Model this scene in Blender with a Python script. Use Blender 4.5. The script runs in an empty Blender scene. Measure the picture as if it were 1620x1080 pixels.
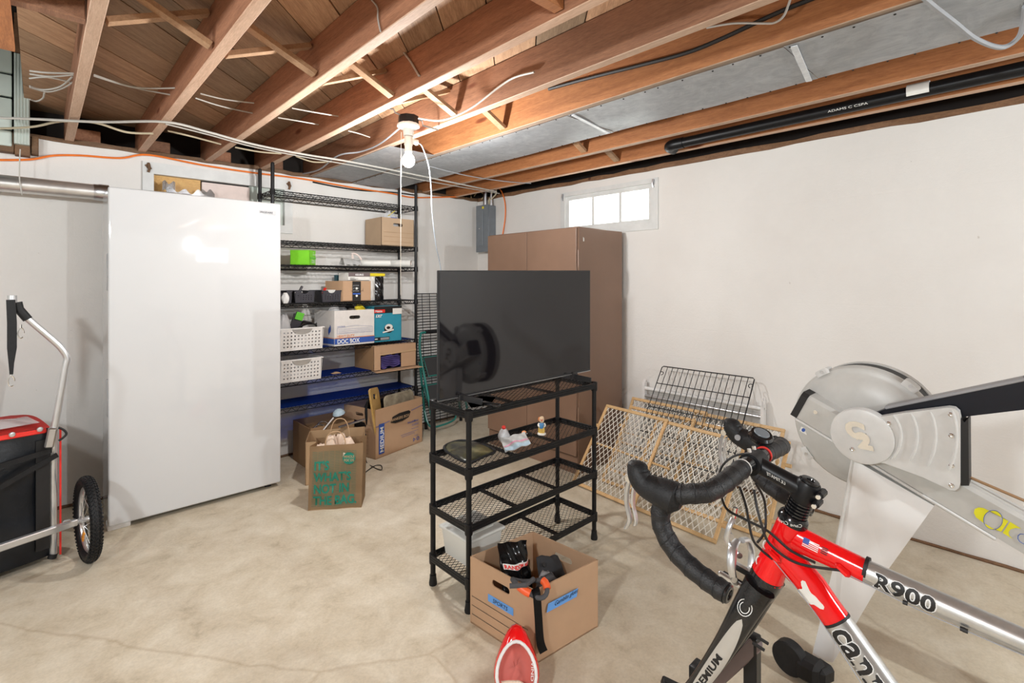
import bpy, bmesh, math, random
from mathutils import Vector, Matrix, geometry
random.seed(7)
PI = math.pi
C = bpy.context.scene.collection
V = Vector
# ---------------------------------------------------------------- camera, world, lights, exposure
H, F, HU, HV = 1.35, 789.0, 810.0, 445.0
CA, SA = math.cos(math.radians(43.5)), math.sin(math.radians(43.5))
cam = bpy.data.cameras.new('camera'); cam.sensor_width = 36; cam.lens = F/1620*36
cam.shift_y = -(540-HV)/1620; cam.clip_start = .02; cam.clip_end = 200
camo = bpy.data.objects.new('camera', cam); C.objects.link(camo)
camo.location = (0, 0, H); camo.rotation_euler = (PI/2, 0, -math.radians(43.5))
sc = bpy.context.scene; sc.camera = camo
sc.view_settings.view_transform = 'Standard'; sc.view_settings.look = 'None'
sc.view_settings.gamma = 1; sc.view_settings.use_curve_mapping = False
sc.view_settings.exposure = 0.55
w = bpy.data.worlds.new('world'); sc.world = w; w.use_nodes = True
w.node_tree.nodes['Background'].inputs[0].default_value = (.86, .93, 1, 1)
w.node_tree.nodes['Background'].inputs[1].default_value = 9.0
def lamp(name, loc, power, radius, col=(.90, .965, 1)):
    l = bpy.data.lights.new(name, 'POINT'); l.energy = power; l.shadow_soft_size = radius; l.color = col
    o = bpy.data.objects.new(name, l); C.objects.link(o); o.location = loc
    return o
lamp('bulb_light', (1.387, 2.24, 1.90), 46, .036, (.97, .97, .96))        # the bulb in view
lamp('rear_bulb_light', (1.68, -1.94, 1.90), 108, .032)     # a bare bulb behind the camera
lamp('side_fill_light', (-1.1, .35, 1.90), 92, .08)  # unseen fill lamp added left of the camera to even out the room
lamp('corner_fill_light', (-.95, 2.25, 1.90), 20, .06)                  # unseen fill lamp added to brighten the ceiling at upper left      
# ---------------------------------------------------------------- pixel -> point helpers (the photograph's frame, 1620x1080)
def ray(u, v):
    a = (u-HU)/F; b = (HV-v)/F
    return V((SA+a*CA, CA-a*SA, b))
def onZ(u, v, z): d = ray(u, v); t = (z-H)/d.z; return V((0, 0, H))+d*t
def onY(u, v, y): d = ray(u, v); return V((0, 0, H))+d*(y/d.y)
def onX(u, v, x): d = ray(u, v); return V((0, 0, H))+d*(x/d.x)
# ---------------------------------------------------------------- mesh helpers
MW = {}
def B(): return bmesh.new()
def tag(o, label=None, cat=None, group=None, kind=None):
    if label: o['label'] = label
    if cat: o['category'] = cat
    if group: o['group'] = group
    if kind: o['kind'] = kind
    return o
def thing(name, label, cat, loc=(0, 0, 0), rz=0, group=None, rot=None):
    o = bpy.data.objects.new(name, None); C.objects.link(o); o.empty_display_size = .05
    o.location = loc; o.rotation_euler = rot if rot else (0, 0, rz)
    MW[o.name] = Matrix.Translation(loc) @ o.rotation_euler.to_matrix().to_4x4()
    return tag(o, label, cat, group)
def obj(name, bm, mat, parent=None, frame=None, smooth=.6, kind=None):
    if frame is not None: bmesh.ops.transform(bm, matrix=frame, verts=bm.verts)
    if parent is not None and not (frame is parent):
        bmesh.ops.transform(bm, matrix=MW[parent.name].inverted(), verts=bm.verts)
    bmesh.ops.recalc_face_normals(bm, faces=bm.faces)
    n = len(bm.verts)
    lo = V([min(v.co[i] for v in bm.verts) for i in range(3)]); hi = V([max(v.co[i] for v in bm.verts) for i in range(3)])
    c = (lo+hi)/2
    if parent is None: c.z = lo.z
    for v in bm.verts: v.co -= c
    me = bpy.data.meshes.new(name); bm.to_mesh(me); bm.free()
    if smooth:
        ar = sorted(p.area for p in me.polygons); big = 12*ar[len(ar)//2] if len(ar) < 260 else 1e9
        me.polygons.foreach_set('use_smooth', [True]*len(ar)); me.set_sharp_from_angle(angle=smooth)
        me.polygons.foreach_set('use_smooth', [p.area < big for p in me.polygons])
    if isinstance(mat, (list, tuple)):
        for m in mat: me.materials.append(m)
    else: me.materials.append(mat)
    o = bpy.data.objects.new(name, me); C.objects.link(o); o.location = c
    if parent is not None: o.parent = parent
    MW[o.name] = (MW[parent.name] if parent is not None else Matrix()) @ Matrix.Translation(c)
    if kind: o['kind'] = kind
    return o
def L(parent): return MW[parent.name]          # frame of a thing: build in its own space
def dup(root, loc, rz=None, label=None, group=None):
    r = root.copy(); C.objects.link(r); r.location = loc
    if rz is not None: r.rotation_euler = (0, 0, rz)
    if label: r['label'] = label
    if group: r['group'] = group
    for ch in list(root.children):
        c = ch.copy(); C.objects.link(c); c.parent = r
        for g in list(ch.children):
            d = g.copy(); C.objects.link(d); d.parent = c
    MW[r.name] = Matrix.Translation(loc) @ r.rotation_euler.to_matrix().to_4x4()
    return r
def box(bm, x0, y0, z0, x1, y1, z1, bev=0, seg=1):
    r = bmesh.ops.create_cube(bm, size=1)
    vs = r['verts']
    for v in vs: v.co = V(((x0+x1)/2+v.co.x*(x1-x0), (y0+y1)/2+v.co.y*(y1-y0), (z0+z1)/2+v.co.z*(z1-z0)))
    if bev:
        es = list({e for v in vs for e in v.link_edges})
        bmesh.ops.bevel(bm, geom=es, offset=bev, segments=seg, affect='EDGES', profile=.5)
    return bm
def bar(bm, p0, p1, w, h, up=(0, 0, 1), bev=0):
    p0, p1 = V(p0), V(p1); d = p1-p0; l = d.length; x = d.normalized()
    y = V(up).cross(x)
    if y.length < 1e-5: y = V((0, 1, 0)).cross(x)
    y.normalize(); z = x.cross(y)
    b2 = bmesh.new(); box(b2, -l/2, -w/2, -h/2, l/2, w/2, h/2, bev)
    m = Matrix((x, y, z)).transposed().to_4x4(); m.translation = (p0+p1)/2
    bmesh.ops.transform(b2, matrix=m, verts=b2.verts)
    merge(bm, b2); return bm
def merge(bm, b2):
    mp = [bm.verts.new(v.co) for v in b2.verts]; b2.verts.index_update()
    for f in b2.faces:
        try:
            nf = bm.faces.new([mp[v.index] for v in f.verts]); nf.material_index = f.material_index
        except ValueError: pass
    b2.free()
def sm(pts, n=6, closed=False):
    pts = [V(p) for p in pts]; out = []; k = len(pts)
    rng = range(k if closed else k-1)
    for i in rng:
        g = lambda j: pts[j % k] if closed else pts[min(max(j, 0), k-1)]
        a, b, c, d = g(i-1), g(i), g(i+1), g(i+2)
        for s in range(n):
            t = s/n
            out.append(.5*((2*b)+(c-a)*t+(2*a-5*b+4*c-d)*t*t+(3*b-a-3*c+d)*t**3))
    if not closed: out.append(pts[-1])
    return out
def tube(bm, pts, r, seg=8, closed=False, cap=True, sy=1.0):
    pts = [V(p) for p in pts]; n = len(pts)
    R = r if isinstance(r, (list, tuple)) else [r]*n
    T = []
    for i in range(n):
        a = pts[(i-1) % n] if (closed or i > 0) else pts[0]; b = pts[(i+1) % n] if (closed or i < n-1) else pts[-1]
        T.append((b-a).normalized() if (b-a).length > 1e-9 else V((0, 0, 1)))
    nrm = T[0].orthogonal().normalized()
    if abs(T[0].z) < .95: nrm = V((0, 0, 1)).cross(T[0]).normalized()
    rings = []
    for i in range(n):
        nrm = (nrm-T[i]*nrm.dot(T[i])).normalized(); bn = T[i].cross(nrm)
        rings.append([bm.verts.new(pts[i]+nrm*math.cos(2*PI*j/seg)*R[i]+bn*math.sin(2*PI*j/seg)*R[i]*sy) for j in range(seg)])
    for i in range(n if closed else n-1):
        a, b = rings[i], rings[(i+1) % n]
        for j in range(seg): bm.faces.new((a[j], a[(j+1) % seg], b[(j+1) % seg], b[j]))
    if cap and not closed: bm.faces.new(rings[0][::-1]); bm.faces.new(rings[-1])
    return bm
def cyl(bm, p0, p1, r, seg=14, r2=None): return tube(bm, [p0, p1], [r, r if r2 is None else r2], seg)
def lathe(bm, prof, c=(0, 0, 0), axis=(0, 0, 1), seg=20):
    ax = V(axis).normalized(); u = ax.orthogonal().normalized(); w_ = ax.cross(u); c = V(c); rings = []
    for r, z in prof:
        if r < 1e-5: rings.append([bm.verts.new(c+ax*z)])
        else: rings.append([bm.verts.new(c+ax*z+(u*math.cos(2*PI*j/seg)+w_*math.sin(2*PI*j/seg))*r) for j in range(seg)])
    for a, b in zip(rings, rings[1:]):
        for j in range(seg):
            k = (j+1) % seg
            if len(a) == 1 and len(b) == 1: continue
            if len(a) == 1: bm.faces.new((a[0], b[k], b[j]))
            elif len(b) == 1: bm.faces.new((a[j], a[k], b[0]))
            else: bm.faces.new((a[j], a[k], b[k], b[j]))
    if len(rings[0]) > 1: bm.faces.new(rings[0][::-1])
    if len(rings[-1]) > 1: bm.faces.new(rings[-1])
    return bm
def plate(bm, outer, holes, o, u, v, th):
    """polygon with holes in the plane o+u*a+v*b, thickness th along u x v"""
    o, u, v = V(o), V(u), V(v); n = u.cross(v).normalized()*th
    loops = [[V((p[0], p[1], 0)) for p in lp] for lp in [outer]+list(holes)]
    tris = geometry.tessellate_polygon(loops)
    flat = [p for lp in loops for p in lp]
    A = [bm.verts.new(o+u*p.x+v*p.y) for p in flat]
    if th == 0:
        for t in tris:
            try: bm.faces.new([A[i] for i in t])
            except ValueError: pass
        return bm
    Bv = [bm.verts.new(a.co+n) for a in A]
    for t in tris:
        try: bm.faces.new([A[i] for i in t]); bm.faces.new([Bv[i] for i in reversed(t)])
        except ValueError: pass
    s = 0
    for lp in loops:
        k = len(lp)
        for i in range(k):
            try: bm.faces.new((A[s+i], A[s+(i+1) % k], Bv[s+(i+1) % k], Bv[s+i]))
            except ValueError: pass
        s += k
    return bm
def oval(cx, cy, w_, h_, n=10):                 # stadium shaped hole
    r = h_/2; out = []
    for k in range(n+1): a = -PI/2+PI*k/n; out.append((cx+w_/2-r+r*math.cos(a), cy+r*math.sin(a)))
    for k in range(n+1): a = PI/2+PI*k/n; out.append((cx-w_/2+r+r*math.cos(a), cy+r*math.sin(a)))
    return out
def circ(cx, cy, r, n=20, ry=None): return [(cx+r*math.cos(2*PI*k/n), cy+(ry or r)*math.sin(2*PI*k/n)) for k in range(n)]
def rrect(x0, y0, x1, y1, r, n=4):
    out = []
    for cx, cy, a0 in ((x1-r, y1-r, 0), (x0+r, y1-r, PI/2), (x0+r, y0+r, PI), (x1-r, y0+r, 1.5*PI)):
        for k in range(n+1): a = a0+PI/2*k/n; out.append((cx+r*math.cos(a), cy+r*math.sin(a)))
    return out
def grid(bm, fn, nu, nv):
    g = [[bm.verts.new(fn(i/nu, j/nv)) for j in range(nv+1)] for i in range(nu+1)]
    for i in range(nu):
        for j in range(nv): bm.faces.new((g[i][j], g[i+1][j], g[i+1][j+1], g[i][j+1]))
    return bm
def text(s, size, fn, align='LEFT', bold=0, sx=1.0, shear=0):
    """lettering as flat mesh, each vertex (x,y) mapped by fn to 3D"""
    cu = bpy.data.curves.new('t', 'FONT'); cu.body = s; cu.size = size; cu.align_x = align; cu.offset = bold; cu.shear = shear
    cu.resolution_u = 3
    o = bpy.data.objects.new('t', cu); me = bpy.data.meshes.new_from_object(o)
    bm = bmesh.new(); bm.from_mesh(me)
    bpy.data.objects.remove(o); bpy.data.curves.remove(cu); bpy.data.meshes.remove(me)
    for v in bm.verts: v.co = V(fn(v.co.x*sx, v.co.y))
    return bm
def lerp(a, b, t): return V(a)*(1-t)+V(b)*t
# ---------------------------------------------------------------- materials
class N:
    def __init__(s, name):
        s.m = bpy.data.materials.new(name); s.m.use_nodes = True; s.t = s.m.node_tree; s.t.nodes.clear()
        s.out = s.n('ShaderNodeOutputMaterial'); s.b = s.n('ShaderNodeBsdfPrincipled'); s.l(s.b.outputs[0], s.out.inputs[0])
        s.tc = s.n('ShaderNodeTexCoord')
    def n(s, k): return s.t.nodes.new(k)
    def l(s, a, b): s.t.links.new(a, b)
    def coord(s, sc_=(1, 1, 1), rand=False):
        mp = s.n('ShaderNodeMapping'); mp.inputs['Scale'].default_value = sc_; s.l(s.tc.outputs['Object'], mp.inputs[0])
        if rand:
            oi = s.n('ShaderNodeObjectInfo'); mu = s.n('ShaderNodeMath'); mu.operation = 'MULTIPLY'; mu.inputs[1].default_value = 37.
            s.l(oi.outputs['Random'], mu.inputs[0]); s.l(mu.outputs[0], mp.inputs['Location'])
        return mp.outputs[0]
    def noise(s, co, scale, detail=4, rough=.6, dist=0):
        k = s.n('ShaderNodeTexNoise'); k.inputs['Scale'].default_value = scale; k.inputs['Detail'].default_value = detail
        k.inputs['Roughness'].default_value = rough; k.inputs['Distortion'].default_value = dist; s.l(co, k.inputs['Vector']); return k.outputs[0]
    def ramp(s, f, stops):
        r = s.n('ShaderNodeValToRGB'); e = r.color_ramp.elements
        while len(e) < len(stops): e.new(.5)
        for el, (p, c) in zip(e, stops): el.position = p; el.color = (c[0], c[1], c[2], 1)
        s.l(f, r.inputs[0]); return r.outputs[0]
    def mix(s, f, a, b, mode='MIX'):
        x = s.n('ShaderNodeMix'); x.data_type = 'RGBA'; x.blend_type = mode
        for val, i in ((f, 0), (a, 6), (b, 7)):
            if hasattr(val, 'is_output'): s.l(val, x.inputs[i])
            else: x.inputs[i].default_value = val if i == 0 else (val[0], val[1], val[2], 1)
        return x.outputs[2]
    def bump(s, f, st, dist=.002):
        b = s.n('ShaderNodeBump'); b.inputs['Strength'].default_value = st; b.inputs['Distance'].default_value = dist
        s.l(f, b.inputs['Height']); s.l(b.outputs[0], s.b.inputs['Normal'])
    def set(s, col=None, rough=.5, metal=0, spec=None, **kw):
        if col is not None:
            if hasattr(col, 'is_output'): s.l(col, s.b.inputs['Base Color'])
            else: s.b.inputs['Base Color'].default_value = (*col, 1)
        s.b.inputs['Roughness'].default_value = rough; s.b.inputs['Metallic'].default_value = metal
        if spec is not None: s.b.inputs['Specular IOR Level'].default_value = spec
        for k, v in kw.items(): s.b.inputs[k.replace('_', ' ')].default_value = v
        return s.m
def plain(name, col, rough=.5, metal=0, var=.08, scale=20, bump=0, **kw):
    k = N(name); f = k.noise(k.coord(), scale, 3)
    c = k.ramp(f, [(.3, [max(0, x*(1-var)) for x in col]), (.7, [min(1, x*(1+var)) for x in col])])
    if bump: k.bump(k.noise(k.coord(), scale*6, 3), bump)
    return k.set(c, rough, metal, **kw)
def wood(name, c1, c2, sc_, rough=.7, knots=True, rand=.35, fine=60):
    k = N(name); co = k.coord(sc_, True)
    g = k.noise(co, 7, 5, .65, 1.2); g2 = k.noise(co, fine, 3, .7)
    c = k.ramp(g, [(.25, c1), (.5, [(a+b)/2 for a, b in zip(c1, c2)]), (.75, c2)])
    c = k.mix(.35, c, k.ramp(g2, [(.3, [x*.55 for x in c1]), (.7, c2)]))
    oi = k.n('ShaderNodeObjectInfo'); c = k.mix(1, c, k.ramp(oi.outputs['Random'], [(0, (1-rand,)*3), (1, (1+rand*.3, 1, .97))]), 'MULTIPLY')
    if knots:
        v = k.n('ShaderNodeTexVoronoi'); v.inputs['Scale'].default_value = 2.2
        k.l(k.coord([.6 if s < 1 else 2.2 for s in sc_], True), v.inputs['Vector'])
        kn = k.ramp(v.outputs['Distance'], [(0, (.35, .2, .12)), (.05, (.5, .3, .2)), (.09, (1, 1, 1))])
        c = k.mix(1, c, kn, 'MULTIPLY')
    k.bump(g2, .25); return k.set(c, rough)
def lib():
    M = {}
    k = N('painted_wall'); n1 = k.noise(k.coord(), 1.3, 5, .6); n2 = k.noise(k.coord(), 60, 4, .7); n3 = k.noise(k.coord(), 14, 6, .7)
    c = k.ramp(n1, [(.3, (.70, .67, .635)), (.7, (.76, .74, .71))])
    c = k.mix(1, c, k.ramp(n3, [(.24, (.62, .58, .52)), (.29, (1, 1, 1))]), 'MULTIPLY')
    br = k.n('ShaderNodeTexBrick'); br.inputs['Scale'].default_value = 1; br.inputs['Mortar Size'].default_value = .006; br.inputs['Mortar Smooth'].default_value = 1
    br.inputs['Brick Width'].default_value = .405; br.inputs['Row Height'].default_value = .203
    ax = k.n('ShaderNodeSeparateXYZ'); k.l(k.tc.outputs['Object'], ax.inputs[0]); ad = k.n('ShaderNodeMath'); ad.operation = 'ADD'
    k.l(ax.outputs[0], ad.inputs[0]); k.l(ax.outputs[1], ad.inputs[1]); cb = k.n('ShaderNodeCombineXYZ'); k.l(ad.outputs[0], cb.inputs[0]); k.l(ax.outputs[2], cb.inputs[1])
    k.l(cb.outputs[0], br.inputs['Vector'])
    hm = k.mix(.12, n2, k.ramp(br.outputs['Fac'], [(0, (1, 1, 1)), (1, (0, 0, 0))])); hm = k.mix(.3, hm, n3)
    k.bump(hm, .35, .006); M['wall'] = k.set(c, .75)
    k = N('concrete_floor'); a = k.noise(k.coord(), 1.1, 6, .65, .6); b = k.noise(k.coord(), 7, 6, .7, .4); d = k.noise(k.coord(), 90, 4, .7)
    c = k.ramp(a, [(.3, (.43, .365, .27)), (.48, (.59, .52, .40)), (.7, (.70, .64, .53))])
    c = k.mix(.55, c, k.ramp(b, [(.28, (.33, .26, .17)), (.42, (.58, .49, .36)), (.68, (.76, .69, .565))]))
    c = k.mix(1, c, k.ramp(d, [(.3, (.88, .88, .88)), (.6, (1, 1, 1))]), 'MULTIPLY')
    v = k.n('ShaderNodeTexVoronoi'); v.feature = 'DISTANCE_TO_EDGE'; v.inputs['Scale'].default_value = .4
    mp = k.n('ShaderNodeMixRGB'); mp.inputs[0].default_value = .12; k.l(k.tc.outputs['Object'], mp.inputs[1]); nn = k.n('ShaderNodeTexNoise'); nn.inputs['Scale'].default_value = 3; nn.inputs['Detail'].default_value = 8; k.l(k.tc.outputs['Object'], nn.inputs['Vector']); k.l(nn.outputs['Color'], mp.inputs[2]); k.l(mp.outputs[0], v.inputs['Vector'])
    c = k.mix(1, c, k.ramp(v.outputs['Distance'], [(0, (.84, .8, .76)), (.001, (1, 1, 1))]), 'MULTIPLY')
    k.bump(d, .15); M['floor'] = k.set(c, .62)
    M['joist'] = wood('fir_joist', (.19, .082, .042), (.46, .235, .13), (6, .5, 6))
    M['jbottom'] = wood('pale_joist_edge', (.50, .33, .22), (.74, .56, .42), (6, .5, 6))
    M['joist_new'] = wood('orange_fir_joist', (.26, .085, .028), (.56, .235, .085), (6, .5, 6), rand=.12)
    M['plank'] = wood('subfloor_plank', (.26, .145, .07), (.62, .44, .27), (.5, 6, 6), rand=.5)
    M['brace'] = wood('bridging_strip', (.30, .17, .09), (.56, .38, .22), (6, 6, 6), knots=False)
    M['sill'] = wood('old_sill_plate', (.09, .045, .02), (.26, .15, .075), (2, 2, 6))
    M['pine'] = wood('light_pine', (.58, .36, .15), (.76, .51, .26), (4, 4, 4), .5, False, .12)
    M['ply'] = wood('yellow_plywood', (.55, .27, .06), (.80, .50, .17), (2, 6, 6), .5, False, .1)
    M['bamboo'] = wood('bamboo', (.55, .32, .09), (.72, .47, .17), (2, 6, 2), .45, False, .1)
    M['dark'] = plain('painted_recess_shade', (.012, .008, .006), .9)  # near-black colour standing in for shade in the ceiling's gaps
    M['whitepaint'] = plain('white_paint', (.66, .665, .65), .5, var=.07, scale=9, bump=.2)
    M['greenpaint'] = plain('pale_green_paint', (.50, .55, .50), .5, var=.1, scale=4, bump=.3)
    k = N('galvanized'); v = k.n('ShaderNodeTexVoronoi'); v.inputs['Scale'].default_value = 60; k.l(k.coord((1, .4, 1)), v.inputs['Vector'])
    f = k.noise(k.coord(), 9, 7, .7, 1.5)
    c = k.mix(.5, k.ramp(v.outputs['Distance'], [(0, (.62, .65, .68)), (1, (.80, .83, .86))]), k.ramp(f, [(.35, (.50, .53, .57)), (.65, (.84, .87, .90))]))
    k.bump(f, .4, .004); M['galv'] = k.set(c, .4, .25)
    M['duct'] = plain('round_duct_metal', (.62, .6, .58), .33, .85, .2, 6)
    M['foil'] = plain('foil_tape', (.75, .76, .78), .22, 1, .1, 30, bump=1.)
    M['alu'] = plain('aluminium', (.62, .63, .64), .3, .8, .06, 8)
    M['chrome'] = plain('chrome', (.8, .8, .8), .16, 1, .03)
    M['steel'] = plain('brushed_steel', (.55, .55, .56), .3, 1, .06)
    M['freezer'] = plain('freezer_enamel', (.60, .605, .61), .035, 0, .012, 2)
    M['plug'] = plain('grey_gasket', (.4, .4, .4), .6)
    k = N('hammered_brown'); f = k.noise(k.coord(), 260, 2, .5); k.bump(f, .6, .001); f2 = k.noise(k.coord(), 2.4, 3)
    M['brown'] = k.set(k.ramp(f2, [(.3, (.20, .118, .078)), (.7, (.235, .14, .094))]), .36)
    M['panelgrey'] = plain('panel_grey', (.165, .185, .205), .45, var=.06)
    M['black'] = plain('black_powder_coat', (.006, .006, .007), .4, var=.2, Specular_IOR_Level=.3)
    M['blackgrip'] = plain('black_rubber', (.008, .008, .009), .55, var=.3, scale=40, bump=.4, Specular_IOR_Level=.35)
    M['tape'] = plain('bar_tape', (.008, .008, .009), .48, var=.3, scale=60, bump=.6, Specular_IOR_Level=.45)
    M['blackgloss'] = plain('black_gloss', (.008, .008, .009), .16, var=.1)
    M['carbon'] = plain('carbon_clear_coat', (.012, .012, .013), .14, var=.5, scale=160)
    M['screen'] = plain('tv_screen', (.008, .007, .009), .045, var=.02, Specular_IOR_Level=.6)
    M['tvplastic'] = plain('tv_bezel', (.02, .02, .022), .35)
    for nm, c, r in (('cable_white', (.46, .44, .40), .5), ('cable_cream', (.50, .43, .30), .5), ('cable_grey', (.30, .31, .33), .45), ('cord_orange', (.85, .20, .03), .45),
                     ('porcelain', (.78, .77, .74), .25), ('cream', (.80, .76, .68), .45), ('whiteplastic', (.72, .70, .68), .4), ('blackplastic', (.035, .033, .042), .45),
                     ('redgloss', (.80, .006, .008), .14), ('greenbox', (.22, .68, .03), .4), ('greenbox2', (.12, .5, .04), .4), ('teal_steel', (.02, .19, .16), .32), ('teal_card', (.025, .27, .38), .42),
                     ('red', (.75, .03, .02), .5), ('orange', (.85, .12, .03), .4), ('inkblue', (.03, .09, .38), .6), ('inkgreen', (0, .19, .13), .6), ('ink', (.008, .007, .007), .6),
                     ('inkorange', (.72, .27, .1), .6), ('white', (.78, .78, .77), .5), ('boxwhite', (.70, .67, .64), .6), ('painter', (.12, .33, .74), .6), ('yellow', (.78, .62, .02), .45),
                     ('conyellow', (.70, .66, .01), .45), ('rowgrey', (.47, .465, .44), .35), ('rowwhite', (.60, .60, .585), .33), ('grit', (.035, .034, .035), .8), ('greyfabric', (.07, .07, .075), .85),
                     ('purple', (.07, .05, .20), .75), ('paleblue', (.42, .54, .62), .5), ('darkteal', (.03, .12, .16), .5), ('grey', (.28, .28, .29), .5), ('tan', (.55, .42, .22), .6),
                     ('pink', (.72, .3, .42), .5), ('skinclay', (.72, .52, .33), .4), ('figblue', (.07, .25, .5), .4), ('figyellow', (.72, .48, .12), .4), ('pinkmesh', (.62, .16, .13), .7), ('labelwhite', (.75, .74, .70), .5), ('brownlid', (.16, .12, .12), .5)):
        M[nm] = plain(nm, c, r, var=.05)
    for nm, c in (('card', (.48, .305, .185)), ('card2', (.50, .33, .19)), ('card3', (.44, .31, .20)), ('card4', (.30, .175, .085)), ('kraft', (.44, .29, .16))):
        k = N('cardboard_'+nm); f = k.noise(k.coord((1, 1, 1)), 5, 4); g = k.noise(k.coord((1, 1, 60)), 6, 2)
        k.bump(g, .15); M[nm] = k.set(k.ramp(f, [(.3, [x*.94 for x in c]), (.7, [x*1.05 for x in c])]), .75)
    M['whitegloss'] = plain('white_rower_enamel', (.70, .70, .70), .3, var=.02)
    M['silverframe'] = plain('brushed_frame', (.50, .50, .49), .28, .75, .08, 60)
    M['canvas'] = plain('black_trailer_fabric', (.012, .015, .021), .33, var=.35, scale=6, bump=.6, Specular_IOR_Level=.7)
    M['tissue'] = plain('tissue_paper', (.74, .58, .46), .8, var=.06)
    M['pinkpaper'] = plain('pinkish_paper', (.72, .60, .55), .7, var=.05)
    M['rust'] = plain('stained_tray', (.34, .30, .22), .5, .3, .4, 14)
    k = N('net_fabric'); k.set(k.ramp(k.noise(k.coord(), 7, 4), [(.40, (.008, .008, .007)), (.56, (.06, .055, .02)), (.72, (.22, .19, .09))]), .35); M['net'] = k.m
    k = N('blue_liner'); tr = k.n('ShaderNodeBsdfTransparent'); tr.inputs[0].default_value = (.08, .42, 1, 1)
    tl = k.n('ShaderNodeBsdfTranslucent'); tl.inputs[0].default_value = (.03, .16, .62, 1); mx = k.n('ShaderNodeMixShader'); mx.inputs[0].default_value = .55
    k.set((.015, .07, .36), .3); k.l(k.b.outputs[0], mx.inputs[1]); k.l(tl.outputs[0], mx.inputs[2])
    m2 = k.n('ShaderNodeMixShader'); m2.inputs[0].default_value = .62; k.l(mx.outputs[0], m2.inputs[1]); k.l(tr.outputs[0], m2.inputs[2]); k.l(m2.outputs[0], k.out.inputs[0]); M['liner'] = k.m
    def clear(name, tint, op, rough=.15):
        k = N(name); tr = k.n('ShaderNodeBsdfTransparent'); tr.inputs[0].default_value = (*tint, 1); k.set(tint, rough)
        mx = k.n('ShaderNodeMixShader'); mx.inputs[0].default_value = op; k.l(tr.outputs[0], mx.inputs[1]); k.l(k.b.outputs[0], mx.inputs[2]); k.l(mx.outputs[0], k.out.inputs[0]); return k.m
    M['pane'] = clear('window_glass', (.92, .9, .85), .15, .1)
    M['clearbag'] = clear('clear_bag', (.85, .85, .86), .5)
    M['frost'] = clear('frosted_plastic', (.80, .80, .76), .75, .3)
    k = N('lit_bulb'); em = k.n('ShaderNodeEmission'); em.inputs[0].default_value = (1, .93, .82, 1); em.inputs[1].default_value = 14; k.l(em.outputs[0], k.out.inputs[0]); M['bulb'] = k.m
    return M
M = lib()
# ================================================================ the room
XR, YB, WT, JB, SF = 3.31, 4.0, 2.18, 2.19, 2.375       # right wall, back wall, wall top, joist bottoms, subfloor
XL, YF = -2.6, -4.6
def struct(o): o['kind'] = 'structure'; return o
bm = B(); box(bm, XL-.2, YF-.2, -.12, XR+.25, YB+.25, 0); struct(obj('floor', bm, M['floor'], smooth=0))
# right wall with the window opening
wy0, wy1 = onX(1042, 300, XR).y, onX(888, 300, XR).y; wz0, wz1 = 1.735, 2.115
bm = B(); plate(bm, [(YF-.2, 0), (YB+.25, 0), (YB+.25, WT), (YF-.2, WT)], [[(wy0, wz0), (wy0, wz1), (wy1, wz1), (wy1, wz0)]], (XR, 0, 0), (0, 1, 0), (0, 0, 1), .2)
struct(obj('wall_right', bm, M['wall'], smooth=0))
bx0, bx1, bz0, bz1 = onY(225, 300, YB).x, onY(462, 330, YB).x, 1.72, 2.13
bm = B(); plate(bm, [(XL-.2, 0), (XR, 0), (XR, WT), (XL-.2, WT)], [[(bx0, bz0), (bx0, bz1), (bx1, bz1), (bx1, bz0)]], (0, YB+.2, 0), (1, 0, 0), (0, 0, 1), .2)
struct(obj('wall_back', bm, M['wall'], smooth=0))
bm = B(); box(bm, XL-.2, YF-.2, 0, XL, YB+.2, WT+.25); struct(obj('wall_left', bm, M['wall'], smooth=0))
bm = B(); plate(bm, [(XL, 0), (XR, 0), (XR, WT+.25), (XL, WT+.25)], [[(2.25, 1.72), (2.25, 2.05), (2.85, 2.05), (2.85, 1.72)]], (0, YF, 0), (1, 0, 0), (0, 0, 1), .2)
struct(obj('wall_front', bm, M['wall'], smooth=0))
# old bead of render along the wall foot, broken dark edge
for nm, p0, p1 in (('baseboard_right', (XR-.004, -2.5, 0), (XR-.004, YB, 0)), ('baseboard_back', (XL, YB-.004, 0), (XR, YB-.004, 0))):
    bm = B(); pts = [lerp(p0, p1, i/90)+V((0, 0, .004+.006*random.random())) for i in range(91)]
    tube(bm, pts, [.007+.006*random.random() for _ in pts], 6); struct(obj(nm, bm, M['sill']))
# ---- sill plates and rim boards on top of the walls
def rough_bar(p0, p1, w_, h_, n=60, jit=.006):
    bm = B(); p0, p1 = V(p0), V(p1); d = (p1-p0).normalized(); s = V((0, 0, 1)).cross(d); rings = []
    for i in range(n+1):
        c = lerp(p0, p1, i/n); j = lambda: random.uniform(-jit, jit)
        rings.append([bm.verts.new(c+s*(a*w_/2)+V((0, 0, b*h_/2))+s*j()*.7+V((0, 0, j()))) for a, b in ((-1, -1), (1, -1), (1, 1), (-1, 1))])
    for a, b in zip(rings, rings[1:]):
        for k in range(4): bm.faces.new((a[k], a[(k+1) % 4], b[(k+1) % 4], b[k]))
    bm.faces.new(rings[0][::-1]); bm.faces.new(rings[-1]); return bm
struct(obj('trim_1', rough_bar((XR+.09, -4.5, WT+.012), (XR+.09, YB+.2, WT+.012), .2, .03), M['sill'], smooth=0))
struct(obj('trim_2', rough_bar((XL, YB+.09, WT+.010), (XR, YB+.09, WT+.010), .2, .028), M['sill'], smooth=0))
ceil = thing('ceiling', 'open timber ceiling of dark joists under diagonal plank subfloor', None, (0, 0, SF)); ceil['kind'] = 'structure'
bm = B(); box(bm, XR+.14, YF-.2, WT, XR+.2, YB+.25, SF); obj('rim_board', bm, M['dark'], ceil)  # shade of the gap over the wall is put into the board's colour
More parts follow.
